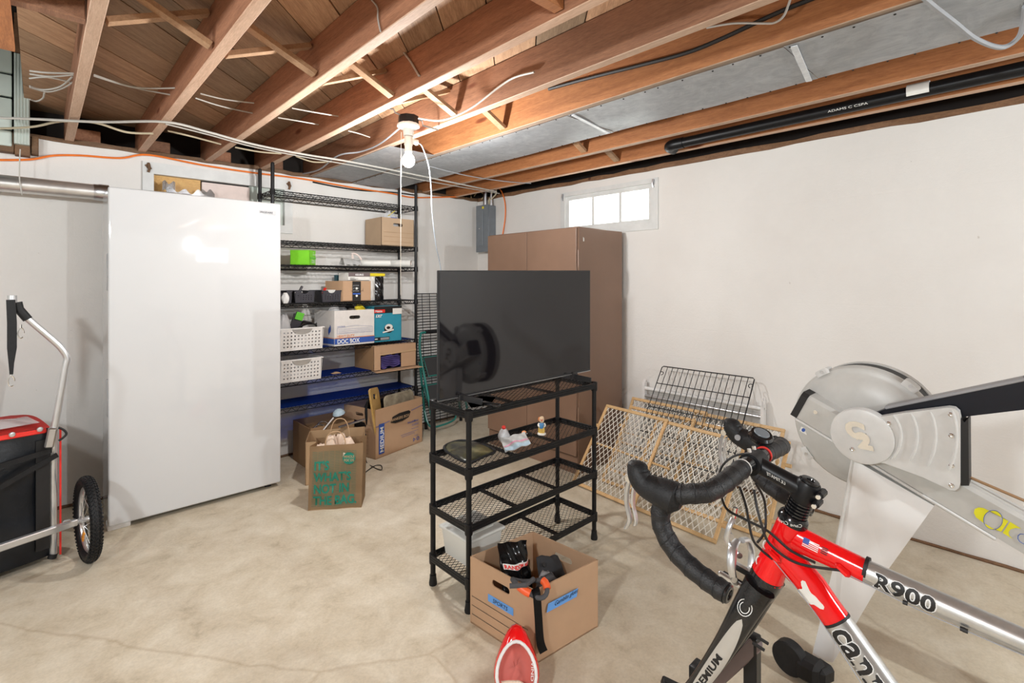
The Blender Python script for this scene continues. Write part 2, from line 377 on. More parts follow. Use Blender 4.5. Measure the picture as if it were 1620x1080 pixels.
bm = B(); box(bm, -.05, YB+.14, WT, XR+.2, YB+.2, SF); obj('rim_board', bm, M['dark'], ceil)  # same near-black colour in place of the shade at the joist ends
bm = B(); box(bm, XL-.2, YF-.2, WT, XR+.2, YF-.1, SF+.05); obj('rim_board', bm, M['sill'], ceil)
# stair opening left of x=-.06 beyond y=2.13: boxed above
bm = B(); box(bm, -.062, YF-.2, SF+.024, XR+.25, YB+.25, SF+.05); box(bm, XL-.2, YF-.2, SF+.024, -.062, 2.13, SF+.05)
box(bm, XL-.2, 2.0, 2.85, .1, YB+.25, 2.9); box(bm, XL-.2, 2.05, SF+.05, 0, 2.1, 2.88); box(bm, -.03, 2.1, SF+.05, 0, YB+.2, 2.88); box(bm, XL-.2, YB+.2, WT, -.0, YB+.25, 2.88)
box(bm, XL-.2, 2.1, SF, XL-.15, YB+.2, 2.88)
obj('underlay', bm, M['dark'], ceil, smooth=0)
def clip(poly, axis, val, keep_less):
    out = []
    for i in range(len(poly)):
        a, b = poly[i], poly[(i+1) % len(poly)]
        ia = (a[axis] <= val) == keep_less; ib = (b[axis] <= val) == keep_less
        if ia: out.append(a)
        if ia != ib:
            t = (val-a[axis])/(b[axis]-a[axis]); out.append((a[0]+t*(b[0]-a[0]), a[1]+t*(b[1]-a[1])))
    return out
q = 1/math.sqrt(2); pw = .19; s = -5.174
while s < 4.9:
    for (x0, x1, y0, y1) in ((-.06, XR+.2, YF-.15, YB+.2), (XL-.15, -.06, YF-.15, 2.13)):
        poly = []
        for (t, ss) in ((-9, s), (9, s), (9, s+pw-.005), (-9, s+pw-.005)): poly.append((t*q-ss*q, t*q+ss*q))
        for ax_, val, less in ((0, x0, False), (0, x1, True), (1, y0, False), (1, y1, True)):
            if poly: poly = clip(poly, ax_, val, less)
        if len(poly) < 3: continue
        bm = B(); dz = random.uniform(-.0015, .0015)
        R45 = Matrix.Rotation(-PI/4, 4, 'Z')
        lp = [(R45 @ V((p[0], p[1], 0))) for p in poly]
        vs0 = [bm.verts.new((p.x, p.y, SF+dz)) for p in lp]; vs1 = [bm.verts.new((p.x, p.y, SF+.022)) for p in lp]
        bm.faces.new(vs0); bm.faces.new(vs1[::-1])
        for i in range(len(lp)): bm.faces.new((vs0[i], vs0[(i+1) % len(lp)], vs1[(i+1) % len(lp)], vs1[i]))
        c = sum((v.co for v in bm.verts), V())/len(bm.verts)
        for v in bm.verts: v.co -= c
        me = bpy.data.meshes.new('subfloor_plank'); bmesh.ops.recalc_face_normals(bm, faces=bm.faces); bm.to_mesh(me); bm.free(); me.materials.append(M['plank'])
        o = bpy.data.objects.new('subfloor_plank', me); C.objects.link(o); o.parent = ceil
        o.location = Matrix.Rotation(PI/4, 4, 'Z') @ c - V((0, 0, SF)); o.rotation_euler = (0, 0, PI/4)
    s += pw
JX = [(-1.72, 0), (-1.36, 0), (-1.0, 0), (-.64, 0), (-.28, 0), (.112, 1), (.464, 1), (.840, 1), (1.196, 1), (1.565, 1), (1.900, 1), (2.285, 1), (2.625, 2), (2.995, 2)]
for x, full in JX:
    bm = B(); y1 = YB+.13 if full else 2.1
    box(bm, x, YF-.1, JB, x+.042, y1, SF-.002, .0025)
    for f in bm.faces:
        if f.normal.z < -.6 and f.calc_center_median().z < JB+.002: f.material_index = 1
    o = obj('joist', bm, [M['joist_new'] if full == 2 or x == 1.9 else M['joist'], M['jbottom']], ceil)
bm = B(); box(bm, -2.5, 2.105, JB, .108, 2.15, SF-.002, .002); obj('header_joist', bm, M['joist'], ceil)
bm = B(); box(bm, -.19, .3, JB-.01, -.062, 2.55, JB+.01, .002); obj('trimmer_board', bm, M['joist_new'], ceil)
# cross bridging
xs = [x for x, f in JX if f]
for a, b in zip(xs, xs[1:]):
    xa, xb = a+.043, b-.001
    if abs(a-1.9) < .01: continue
    for k in (0, 1):
        y = 2.07+(.05 if k else 0)+random.uniform(-.012, .012); bm = B()
        za, zb = (JB+.02, SF-.03) if k else (SF-.03, JB+.02)
        bar(bm, (xa+.008, y, za), (xb-.008, y, zb), .042, .019, bev=.001); obj('bridging_strip', bm, M['brace'], ceil)
# one solid block and the small blocks at the wall
bm = B(); box(bm, .885, 1.02, JB+.012, 1.192, 1.06, SF-.004, .002); obj('blocking', bm, M['joist_new'], ceil)
for a, b in zip(xs, xs[1:]):
    if b < 1.95: bm = B(); box(bm, a+.045, YB+.015, JB+.018, a+.045+(b-a-.045)*.4, YB+.05, JB+.09, .003); obj('blocking', bm, M['joist'], ceil)
# ---- metal pans under the joist bays
d = thing('sheet_metal_duct', 'long galvanized sheet-metal duct pan nailed under the joists', 'duct', (2.12, 1.5, JB-.01))
secs = [(-3.6, -.9), (-.9, .62), (.62, 1.62), (1.62, 3.98)]
for i, (y0, y1) in enumerate(secs):
    bm = B(); nz = lambda x, y: .004*math.sin(9*x+3*i)*math.sin(7*y+i)
    grid(bm, lambda a, b: V((1.915+.405*a, y0+(y1-y0)*b, JB-.006-.002*i+nz(a, b*(y1-y0))*.6)), 10, 40)
    bmesh.ops.solidify(bm, geom=bm.faces[:], thickness=.0015); obj('sheet', bm, M['galv'], d)
for y in (.62, 1.62):
    bm = B(); bar(bm, (1.925, y-.03, JB-.013), (2.31, y+.03, JB-.013), .022, .004, bev=.001); obj('seam', bm, M['galv'], d)
bm = B()
for k in range(46):
    y = -.5+k*.1
    for x in (1.922, 2.312): lathe(bm, [(0, -.004), (.004, -.002), (.004, 0)], (x+random.uniform(-.003, .003), y+random.uniform(-.02, .02), JB-.012), seg=6)
obj('nail_heads', bm, M['ink'], d, kind='stuff')
bm = B(); grid(bm, lambda a, b: V((1.575+.335*a, 2.75+1.23*b, JB-.004-.006*math.sin(a*3)*math.sin(5*b))), 8, 16); bmesh.ops.solidify(bm, geom=bm.faces[:], thickness=.0015)
tag(obj('sheet_metal_pan', bm, M['galv']), 'short galvanized pan beside the long duct, behind the lit bulb', 'duct')
# ---- right wall window
win = thing('window_1', 'small white three-pane basement window high in the right wall', None, (XR, (wy0+wy1)/2, wz0)); win['kind'] = 'structure'
bm = B(); fo = [(wy0, wz0), (wy1, wz0), (wy1, wz1), (wy0, wz1)]; m_ = .05
plate(bm, fo, [[(wy0+m_, wz0+m_), (wy1-m_, wz0+m_), (wy1-m_, wz1-.035), (wy0+m_, wz1-.035)][::-1]], (XR-.012, 0, 0), (0, 1, 0), (0, 0, 1), .09); obj('window_frame', bm, M['whitepaint'], win, smooth=0)
i0, i1, iz0, iz1 = wy0+m_, wy1-m_, wz0+m_, wz1-.035; sw = .035
bm = B(); hs = []
pwid = (i1-i0-2*sw-2*.022)/3
for k in range(3): a = i0+sw+k*(pwid+.022); hs.append([(a, iz0+sw), (a, iz1-sw), (a+pwid, iz1-sw), (a+pwid, iz0+sw)])
plate(bm, [(i0, iz0), (i1, iz0), (i1, iz1), (i0, iz1)], hs, (XR+.006, 0, 0), (0, 1, 0), (0, 0, 1), .03); obj('window_sash', bm, M['whitepaint'], win, smooth=0)
for h in hs: bm = B(); box(bm, XR+.022, h[0][0]-.003, iz0+sw-.003, XR+.026, h[2][0]+.003, iz1-sw+.003); obj('pane', bm, M['pane'], win)
for y in (wy0+.035, wy1-.03):
    bm = B(); tube(bm, [(XR-.02, y, wz1-.01), (XR-.025, y+.004, wz1-.04), (XR-.018, y, wz1-.07)], .006, 6); bar(bm, (XR-.014, y-.01, wz1-.03), (XR-.014, y+.012, wz1-.03), .004, .04); obj('hinge', bm, M['steel'], win)
bm = B(); tube(bm, sm([(XR-.015, (wy0+wy1)/2-.01, wz0+.03), (XR-.03, (wy0+wy1)/2-.02, wz0+.025), (XR-.03, (wy0+wy1)/2-.05, wz0+.02)], 3), .006, 6); box(bm, XR-.018, (wy0+wy1)/2-.02, wz0-.01, XR-.012, (wy0+wy1)/2+.01, wz0+.03); obj('latch', bm, M['alu'], win)
# ---- back wall window, half boarded
win = thing('window_2', 'old white painted window frame behind the freezer, partly boarded with plywood', None, ((bx0+bx1)/2, YB, bz0)); win['kind'] = 'structure'
bm = B(); plate(bm, [(bx0, bz0), (bx1, bz0), (bx1, bz1), (bx0, bz1)], [[(bx0+.06, bz0+.06), (bx1-.06, bz0+.06), (bx1-.06, bz1-.075), (bx0+.06, bz1-.075)][::-1]], (0, YB+.06, 0), (1, 0, 0), (0, 0, 1), .075); obj('window_frame', bm, M['whitepaint'], win, smooth=0)
pm = onY(318, 300, YB+.02).x
bm = B(); box(bm, bx0+.06, YB+.035, bz0+.06, pm, YB+.05, bz1-.075); obj('plywood_panel', bm, M['ply'], win)
bm = B(); box(bm, pm+.004, YB+.015, bz0+.05, bx1-.3, YB+.03, bz1-.085, .002); obj('hardboard_panel', bm, M['pinkpaper'], win)
bm = B(); box(bm, bx1-.3, YB+.03, bz0+.05, bx1-.05, YB+.045, bz1-.07); obj('painted_panel', bm, M['greenpaint'], win)
bm = B(); box(bm, bx0-.03, YB+.16, bz0-.03, bx1+.03, YB+.18, bz1+.03); obj('light_blocking_board', bm, M['sill'], win)  # added behind the window to stop daylight leaking past the panels
for x in (bx0+.03, bx1-.03): bm = B(); tube(bm, [(x, YB-.02, bz1-.01), (x+.006, YB-.028, bz1-.04), (x, YB-.02, bz1-.07)], .008, 6); bar(bm, (x-.012, YB-.018, bz1-.02), (x+.012, YB-.018, bz1-.05), .004, .02); obj('hinge', bm, M['sill'], win)
# ---- third window, in the wall behind the camera
win = thing('window_3', 'small basement window in the wall behind the camera', None, (2.55, YF, 1.72)); win['kind'] = 'structure'
bm = B(); plate(bm, [(2.25, 1.72), (2.85, 1.72), (2.85, 2.05), (2.25, 2.05)], [[(2.28, 1.75), (2.28, 2.02), (2.54, 2.02), (2.54, 1.75)], [(2.56, 1.75), (2.56, 2.02), (2.82, 2.02), (2.82, 1.75)]], (0, YF-.02, 0), (1, 0, 0), (0, 0, 1), .05); obj('window_frame', bm, M['whitepaint'], win, smooth=0)
# ---- painted boards and fluted post in the stairwell, top left
pl = thing('stairwell_cladding', 'pale green painted boards in the stairwell at top left', 'boards', (-.6, YB-.06, 2.1)); tag(pl, kind='structure')
for z0, z1 in ((2.10, 2.19), (2.19, 2.37), (2.375, 2.50), (2.505, 2.66), (2.665, 2.8)):
    bm = B(); box(bm, -1.6, YB-.08, z0, -.108, YB-.05, z1-.006, .004); obj('board', bm, M['greenpaint'], pl)
ps = thing('fluted_post', 'white fluted post with chipped paint at top left', 'post', (-.07, 3.9, 2.1)); ps['kind'] = 'structure'
xa, xb = onY(22, 150, 3.9).x, onY(47, 150, 3.9).x
bm = B(); nfl = 5; pts = []
for i in range(nfl*4+1):
    t = i/(nfl*4); pts.append((xa+(xb-xa)*t, 3.9-.004*abs(math.sin(t*PI*nfl))))
poly = pts+[(xb, 3.96), (xa, 3.96)]
plate(bm, poly, [], (0, 0, 2.115), (1, 0, 0), (0, 1, 0), .5); obj('fluted_face', bm, M['greenpaint'], ps)
bm = B(); box(bm, xa, 3.9, 2.62, xb, 3.97, 2.84); obj('bare_top', bm, M['sill'], ps)
for x0, x1, z0 in ((-.22, -.1, 2.07), (-.098, -.035, 2.06), (-.03, .0, 2.075)):
    bm = B(); box(bm, x0, 3.93, z0, x1, YB+.02, 2.178, .003); struct(obj('trim_3', bm, M['sill']))
# ================================================================ cables
def cable(name, label, pts, r, mat, n=6, seg=6, cat='cable', group=None):
    bm = B(); tube(bm, sm(pts, n), r, seg); return tag(obj(name, bm, M[mat]), label, cat, group)
zc = JB-.021
cable('electrical_cable', 'thick white cable strung across the undersides of the joists', [onZ(u, v, zc) for u, v in ((-60, 184), (47, 188), (160, 193), (262, 193), (330, 209), (400, 228), (480, 244), (560, 257), (680, 281), (785, 303))], .0065, 'cable_white')
cable('electrical_cable', 'second thin white cable just below the thick one', [onZ(u, v, zc+.001) for u, v in ((262, 196), (330, 213), (400, 232), (480, 248), (570, 264), (680, 287), (790, 306))], .004, 'cable_white')
cable('electrical_cable', 'cream cable sagging at the left joist ends', [onZ(*p) for p in ((-40, 204, 2.17), (47, 201, 2.17), (95, 192, 2.175), (150, 194, 2.175), (200, 209, 2.17), (242, 211, 2.175))], .006, 'cable_cream')
cable('electrical_cable', 'cream cable in the second joist bay', [onZ(*p) for p in ((266, 207, 2.2), (300, 215, 2.18), (349, 228, 2.2))], .005, 'cable_cream')
cable('electrical_cable', 'cream cable over the rack posts, third bay', [onZ(*p) for p in ((372, 233, 2.2), (410, 240, 2.19), (445, 243, 2.2))], .005, 'cable_cream')
cable('electrical_cable', 'cream cable curling near the rack top, fourth bay', [onZ(*p) for p in ((468, 247, 2.2), (495, 256, 2.19), (524, 256, 2.2))], .005, 'cable_cream')
for i, (a, b, c_, lb) in enumerate((((148, 118), (215, 138), (287, 139), 'upper white wire between first and second joists'), ((148, 120), (205, 137), (276, 151), 'lower white wire between first and second joists'),
                            ((317, 148), (355, 157), (402, 163), 'upper white wire between second and third joists'), ((309, 155), (350, 168), (400, 179), 'lower white wire between second and third joists'),
                            ((462, 171), (500, 178), (543, 185), 'upper white wire between third and fourth joists'), ((440, 186), (470, 191), (504, 197), 'lower white wire between third and fourth joists'),
                            ((551, 207), (567, 211), (585, 217), 'short white wire stub left of the lamp box'))):
    cable('wire', lb, [onZ(*a, 2.26), onZ(*b, 2.255), onZ(*c_, 2.26)], .0035, 'cable_white', cat='wire')
loops = [((47, 112), (75, 115), (118, 116)), ((47, 117), (80, 121), (118, 118)), ((47, 124), (75, 122), (112, 130)), ((47, 136), (68, 142), (95, 137), (115, 121)), ((47, 138), (75, 145), (100, 139), (118, 128)), ((47, 157), (58, 160), (68, 155), (70, 147))]
for a, lb in zip(loops, ('topmost white wire looping beside the fluted post', 'second white wire beside the fluted post', 'third white wire beside the fluted post, ending in a frayed tip', 'sagging white wire beside the fluted post', 'lowest long white wire beside the fluted post', 'short hooked white wire beside the fluted post')):
    cable('wire', lb, [onZ(u, v, 2.27) for u, v in a], .004, 'cable_white', cat='wire')
cable('orange_extension_cable', 'bright orange cord running along the top of the back wall', [onY(u, v, YB-.018) for u, v in ((-60, 252), (0, 253), (50, 252), (85, 246), (130, 246), (190, 250), (235, 245), (320, 261), (400, 273), (480, 283), (560, 297), (620, 306), (650, 312), (690, 312), (725, 311))], .0065, 'cord_orange', cat='cord')
cable('orange_cable', 'orange cable dropping from the ceiling right of the grey panel', [onX(u, v, XR-.02) for u, v in ((785, 293), (794, 304), (799, 322), (799, 345), (795, 372))], .006, 'cord_orange', cat='cable')
cable('cable_tie', 'white plastic tie hanging over the round vent pipe', [onY(u, v, 3.80) for u, v in ((32, 236), (31, 255), (31, 285), (35, 308))], .003, 'cable_white', cat='tie')
cable('electrical_cable', 'dark cable lying under the orange cord on the wall', [onY(u, v, YB-.012) for u, v in ((495, 288), (530, 295), (570, 301), (620, 304), (660, 309))], .006, 'ink')
cable('electrical_cable', 'black cable swagged along the joist side, upper right', [onX(u, v, 1.893) for u, v in ((868, 141), (930, 124), (1010, 104), (1085, 84), (1140, 62), (1200, 34), (1240, 16), (1300, -8))], .008, 'ink')
cable('electrical_cable', 'thin grey cable beside the black swag', [onX(u, v, 1.885) for u, v in ((1118, 44), (1160, 37), (1205, 37), (1225, 36), (1240, 25), (1250, 0))], .004, 'cable_white')
cable('electrical_cable', 'grey cable drooping below the duct, top right', [onZ(*p) for p in ((1440, -22, 2.17), (1475, 8, 2.16), (1510, 35, 2.15), (1545, 62, 2.13), (1585, 75, 2.12), (1612, 58, 2.14), (1620, 30, 2.17), (1622, 10, 2.178))], .008, 'cable_grey')
cable('electrical_cable', 'long thin cable from the duct toward the grey panel', [onZ(u, v, 2.165) for u, v in ((680, 263), (740, 278), (800, 287), (840, 290))], .0035, 'cable_grey')
cable('electrical_cable', 'grey cable from the lamp box toward the rack', [onZ(*p) for p in ((632, 203, 2.2), (600, 228, 2.2), (570, 240, 2.2), (535, 246, 2.19), (505, 268, 2.18), (478, 275, 2.2))], .005, 'cable_grey')
cable('electrical_cable', 'white cable from the lamp box looping over the joist side', [onX(*p) for p in ((662, 187, 1.40), (700, 190, 1.47), (745, 171, 1.53), (790, 137, 1.556), (815, 122, 1.556), (845, 114, 1.556))], .005, 'cable_white')
cable('electrical_cable', 'white frayed cable hanging between upper joists', [onX(u, v, 1.19) for u, v in ((626, 55), (636, 78), (650, 98), (663, 120))], .005, 'cable_white')
cable('electrical_cable', 'small tangle wire high above the middle joist', [onX(u, v, .833) for u, v in ((588, 0), (597, 12), (598, 30), (602, 50))], .003, 'cable_white')
for i, (pp, lb) in enumerate((([(745, 293), (752, 288), (760, 300), (770, 296), (778, 305)], 'brown tangled wire above the grey panel'), ([(735, 303), (738, 312), (745, 316), (744, 305), (737, 300)], 'coiled brown wire left of the grey panel'), ([(750, 310), (757, 303), (766, 308), (762, 315)], 'looped brown wire at the wall corner'))):
    cable('wire', lb, [onX(u, v, XR-.03-.01*i) for u, v in pp], .005, 'tan', cat='wire')
# black drain pipe between the last joists
pp = thing('drain_pipe', 'black plastic drain pipe between the last joists', 'pipe', (2.88, 1, 2.21))
bm = B(); tube(bm, [(2.88, -3.5, 2.215), (2.88, 1.52, 2.205)], .03, 16); obj('pipe_run', bm, M['black'], pp)
bm = B(); tube(bm, sm([(2.88, 1.50, 2.205), (2.88, 1.57, 2.204), (2.91, 1.61, 2.203), (2.97, 1.615, 2.202)], 5), .034, 16); obj('elbow', bm, M['black'], pp)
bm = B(); cyl(bm, (2.88, .33, 2.212), (2.88, .41, 2.212), .033, 16); obj('label_band', bm, M['labelwhite'], pp)
t0 = V((2.765, 1.05, 2.24))
obj('lettering', text('ADAMS C CSPA', .015, lambda x, y: (2.88-.0318*math.cos(y/.031-.6),   .72-x*1.6, 2.2085+.0318*math.sin(y/.031-.6))), M['labelwhite'], pp)
# ---- lamp
lx, ly = 1.387, 2.24
lp = thing('ceiling_bulb_fixture', 'bare lit bulb in a white porcelain socket under a black box', 'lamp', (lx, ly, 2.2))
bm = B(); lathe(bm, [(.0, 2.205), (.052, 2.203), (.054, 2.165), (.05, 2.16)], (lx, ly, 0), seg=8); obj('junction_box', bm, M['black'], lp)
bm = B(); lathe(bm, [(.05, 2.165), (.058, 2.158), (.058, 2.148), (.045, 2.140), (.028, 2.132), (.026, 2.10), (.0, 2.1)], (lx, ly, 0)); obj('lamp_holder', bm, M['porcelain'], lp)
bm = B(); lathe(bm, [(.0, 2.10), (.021, 2.098), (.022, 2.055), (.019, 2.05), (.019, 2.02), (.0, 2.02)], (lx, ly, 0)); cyl(bm, (lx, ly, 2.078), (lx+.05, ly-.01, 2.075), .014); obj('socket_adapter', bm, M['cream'], lp)
bm = B(); lathe(bm, [(.014, 2.02), (.018, 2.008), (.03, 1.99), (.033, 1.972), (.028, 1.953), (.014, 1.942), (0, 1.94)], (lx, ly, 0)); o = obj('bulb', bm, M['bulb'], lp); o.visible_shadow = True
bm = B(); tube(bm, [(lx-.03, ly+.02, 2.12), (lx-.033, ly+.02, 1.9), (lx-.034, ly+.02, 1.28)], .0016, 6); obj('pull_cord', bm, M['cream'], lp)
bm = B(); tube(bm, [(1.245, ly+.01, 2.215), (1.30, ly, 2.22), (1.31, ly, 2.205), (1.34, ly, 2.2)], .004, 6); obj('hanger_bar', bm, M['steel'], lp); bm = B(); tube(bm, [(1.43, ly, 2.2), (1.47, ly, 2.2), (1.475, ly, 2.175), (1.56, ly-.02, 2.165)], .004, 6); obj('hanger_bar', bm, M['steel'], lp)
cable('extension_lead', 'thin grey-and-black cord hanging from the bulb socket to behind the screen', [(lx+.055, ly-.01, 2.073), (lx+.085, ly, 2.06), onY(678, 262, 2.3), onY(682, 300, 2.32), onY(683, 330, 2.34), onY(686, 360, 2.36), onY(690, 390, 2.38), onY(697, 424, 2.4), onY(700, 470, 2.4), onY(712, 540, 2.3)], .003, 'panelgrey', cat='cord')
# rear bulb is mirrored in the freezer; the two left ones are added fill
for x, y, lb in ((-.95, 2.25, 'unseen bulb added as fill light near the stairs, left of the frame'), (1.68, -1.94, 'bare bulb in porcelain socket behind the camera, right'), (-1.1, .35, 'unseen bulb added as fill light left of the camera')):
    l2 = thing('ceiling_bulb_fixture', lb, 'lamp', (x, y, 2.19))
    bm = B(); lathe(bm, [(0, 2.19), (.055, 2.188), (.05, 2.15), (.03, 2.13), (.026, 2.02), (0, 2.02)], (x, y, 0)); obj('lamp_holder', bm, M['porcelain'], l2)
    bm = B(); lathe(bm, [(.014, 2.02), (.018, 2.008), (.03, 1.99), (.033, 1.972), (.028, 1.956), (.014, 1.948), (0, 1.946)], (x, y, 0)); obj('bulb', bm, M['bulb'], l2)
# ---- electrical panel in the corner
py0, py1 = onX(790, 350, XR).y, 3.905; pz0, pz1 = onX(770, 398, XR).z, onX(770, 328, XR).z
ep = thing('breaker_box', 'grey steel breaker panel on the right wall near the corner', 'electrical panel', (XR-.1, (py0+py1)/2, pz0))
xe = XR-.095
bm = B(); box(bm, xe, py0+.05, pz0, XR, py1, pz1, .003); obj('panel_box', bm, M['panelgrey'], ep)
bm = B(); box(bm, xe-.006, py0+.05, pz0-.01, xe, py1+.005, pz1+.008, .002); obj('panel_cover', bm, M['panelgrey'], ep)
bm = B(); box(bm, xe-.012, py0+.13, pz0+.055, xe-.0065, py1-.03, pz1-.05, .003); dr = obj('panel_door', bm, M['panelgrey'], ep)
bm = B(); lathe(bm, [(0, 0), (.008, .001), (.006, .006), (0, .007)], (xe-.012, py1-.06, (pz0+pz1)/2), (-1, 0, 0), 10); obj('door_latch', bm, M['chrome'], dr)
bm = B(); box(bm, xe-.0075, (py0+py1)/2, pz1-.03, xe-.006, (py0+py1)/2+.028, pz1-.008); obj('yellow_badge', bm, M['yellow'], ep)
for y, r in ((py1-.08, .024), (py1-.17, .014)): bm = B(); cyl(bm, (XR-.05, y, pz1), (XR-.05, y, 2.30), r); cyl(bm, (XR-.05, y, pz1), (XR-.05, y, pz1+.02), r*1.25); obj('conduit', bm, M['steel'], ep)
for k, y in enumerate((py0+.09, py0+.07)): bm = B(); tube(bm, sm([(XR-.05, y, pz1), (XR-.06, y, pz1+.05), (XR-.05, y-.05*k-.03, pz1+.11), (XR-.08, y-.09, pz1+.18)], 4), .007, 6); obj('feeder_cable', bm, M['cable_cream'], ep)
# ---- round vent pipe
vp = thing('vent_pipe', 'round metal vent pipe along the back wall behind the freezer', 'pipe', (.2, 3.86, 1.83))
za = onY(80, 297, 3.86).z; a = onY(-90, 292, 3.86); b = onY(165, 299, 3.86)
bm = B(); tube(bm, [(a.x, 3.86, za), (b.x-.02, 3.86, za)], .046, 24); obj('pipe_section', bm, M['duct'], vp)
bm = B(); tube(bm, [(b.x-.05, 3.86, za), (b.x-.03, 3.86, za), (b.x-.025, 3.86, za), (b.x+.02, 3.86, za)], [.048, .048, .0505, .0505], 24); obj('clamp_collar', bm, M['steel'], vp)
zb = onY(300, 296, 3.9).z
bm = B(); tube(bm, [(b.x+.02, 3.86, za), (.75, 3.9, za+.012)], .04, 20); obj('pipe_section', bm, M['foil'], vp)
bm = B()
xx = onY(262, 290, 3.95).x
grid(bm, lambda s, t: V((xx+.0+.28*s, 3.93-.05*math.sin(s*PI), za+.0+.075*t+.018*math.sin(s*23)*t+.012*math.sin(9*t+5*s))), 22, 8)
grid(bm, lambda s, t: V((xx-.02+.07*s, 3.935-.01*math.sin(9*s), za+.06+.06*t+.012*math.sin(s*9))), 6, 6)
grid(bm, lambda s, t: V((xx+.20+.06*s, 3.935-.01*math.sin(9*s), za+.03+.07*t-.03*s*t)), 6, 6)
bmesh.ops.solidify(bm, geom=bm.faces[:], thickness=.001); obj('foil_tape', bm, M['foil'], vp)
# ================================================================ freezer
fz = thing('upright_freezer', 'tall glossy white upright freezer against the back wall', 'freezer', (.71, 3.68, 0))
x0, x1, yf, yb, zt = .270, 1.157, 3.43, 3.79, 1.86
bm = B(); box(bm, x0+.004, yf+.075, .045, x1-.004, yb, zt-.004, .006, 2); obj('body', bm, M['freezer'], fz)
bm = B(); box(bm, x0, yf, .03, x1, yf+.062, zt, .009, 3); dr = obj('door', bm, M['freezer'], fz)
bm = B(); box(bm, x0+.012, yf+.062, .05, x1-.012, yf+.075, zt-.015); obj('door_gasket', bm, M['plug'], fz)
bm = B(); box(bm, x1-.135, yf-.003, zt-.078, x1-.035, yf, zt-.052, .001); bd = obj('badge', bm, plain('badge_grey', (.42, .42, .43), .5), dr)
for z in (.62, 1.3): bm = B(); box(bm, x0-.004, yf+.015, z, x0+.0, yf+.05, z+.2, .001); obj('handle_recess', bm, M['plug'], dr)
bm = B(); box(bm, x0-.001, yf+.02, .0, x0+.10, yf+.12, .03, .004); obj('foot', bm, M['whiteplastic'], fz)
bm = B(); lathe(bm, [(0, 0), (.02, 0), (.02, .01), (.008, .012), (.008, .046), (0, .046)], (x1-.06, yf+.07, 0)); obj('foot', bm, M['blackplastic'], fz)
for x in (x0+.06, x1-.06): bm = B(); lathe(bm, [(0, 0), (.02, 0), (.02, .01), (.008, .012), (.008, .046), (0, .046)], (x, yb-.06, 0)); obj('foot', bm, M['blackplastic'], fz)
tp = obj('badge_lettering', text('FRIGIDAIRE', .015, lambda x, y: (x1-.128+x, yf-.0035, zt-.070+y), bold=.0003), M['ink'], fz)
# ================================================================ tall wire rack
RX0, RX1, RY0, RY1 = 1.185, 2.352, 3.68, 3.953
rk = thing('wire_shelving_rack', 'tall black seven-shelf wire rack reaching the joists beside the freezer', 'shelving', ((RX0+RX1)/2, 3.82, 0))
for x in (RX0, RX1):
    for y in (RY0, RY1):
        bm = B(); lathe(bm, [(0, 0), (.016, 0), (.016, .02), (.0125, .025), (.0125, 2.175), (.009, 2.182), (0, 2.182)], (x, y, 0), seg=12)
        obj('post', bm, M['black'], rk)
SZ = [1.99, 1.640, 1.468, 1.190, .853, .632, .446]
for i, z in enumerate(SZ):
    sh = None
    bm = B()
    for x in (RX0, RX1):
        for y in (RY0, RY1): lathe(bm, [(.0125, z-.034), (.019, z-.034), (.017, z+.006), (.0125, z+.006)], (x, y, 0), seg=10)
    a = [(RX0, RY0), (RX1, RY0), (RX1, RY1), (RX0, RY1)]
    for k in range(4):
        p, q_ = a[k], a[(k+1) % 4]
        for dz, r in ((0, .0038), (-.028, .0035)): cyl(bm, (*p, z+dz-.002), (*q_, z+dz-.002), r, 6)
        ln = (V(p)-V(q_)).length; n = max(6, int(ln/.032)//2*2)
        pts = [(p[0]+(q_[0]-p[0])*j/n, p[1]+(q_[1]-p[1])*j/n, z-.002-(.028 if j % 2 else 0)) for j in range(n+1)]
        tube(bm, pts, .0026, 5)
    sh = obj('shelf', bm, M['black'], rk)
    bm = B(); n = 44
    for j in range(1, n): x = RX0+(RX1-RX0)*j/n; cyl(bm, (x, RY0, z+.002), (x, RY1, z+.002), .0018, 4)
    for y in (RY0+.09, RY0+.19): cyl(bm, (RX0, y, z-.002), (RX1, y, z-.002), .0028, 5)
    obj('deck_wires', bm, M['black'], sh, kind='stuff')
    if i in (4, 5, 6):
        bm = B(); box(bm, RX0+.025, RY0+.004, z+.0042, RX1-.025, RY1-.005, z+.0062); obj('blue_liner', bm, M['liner'], sh)
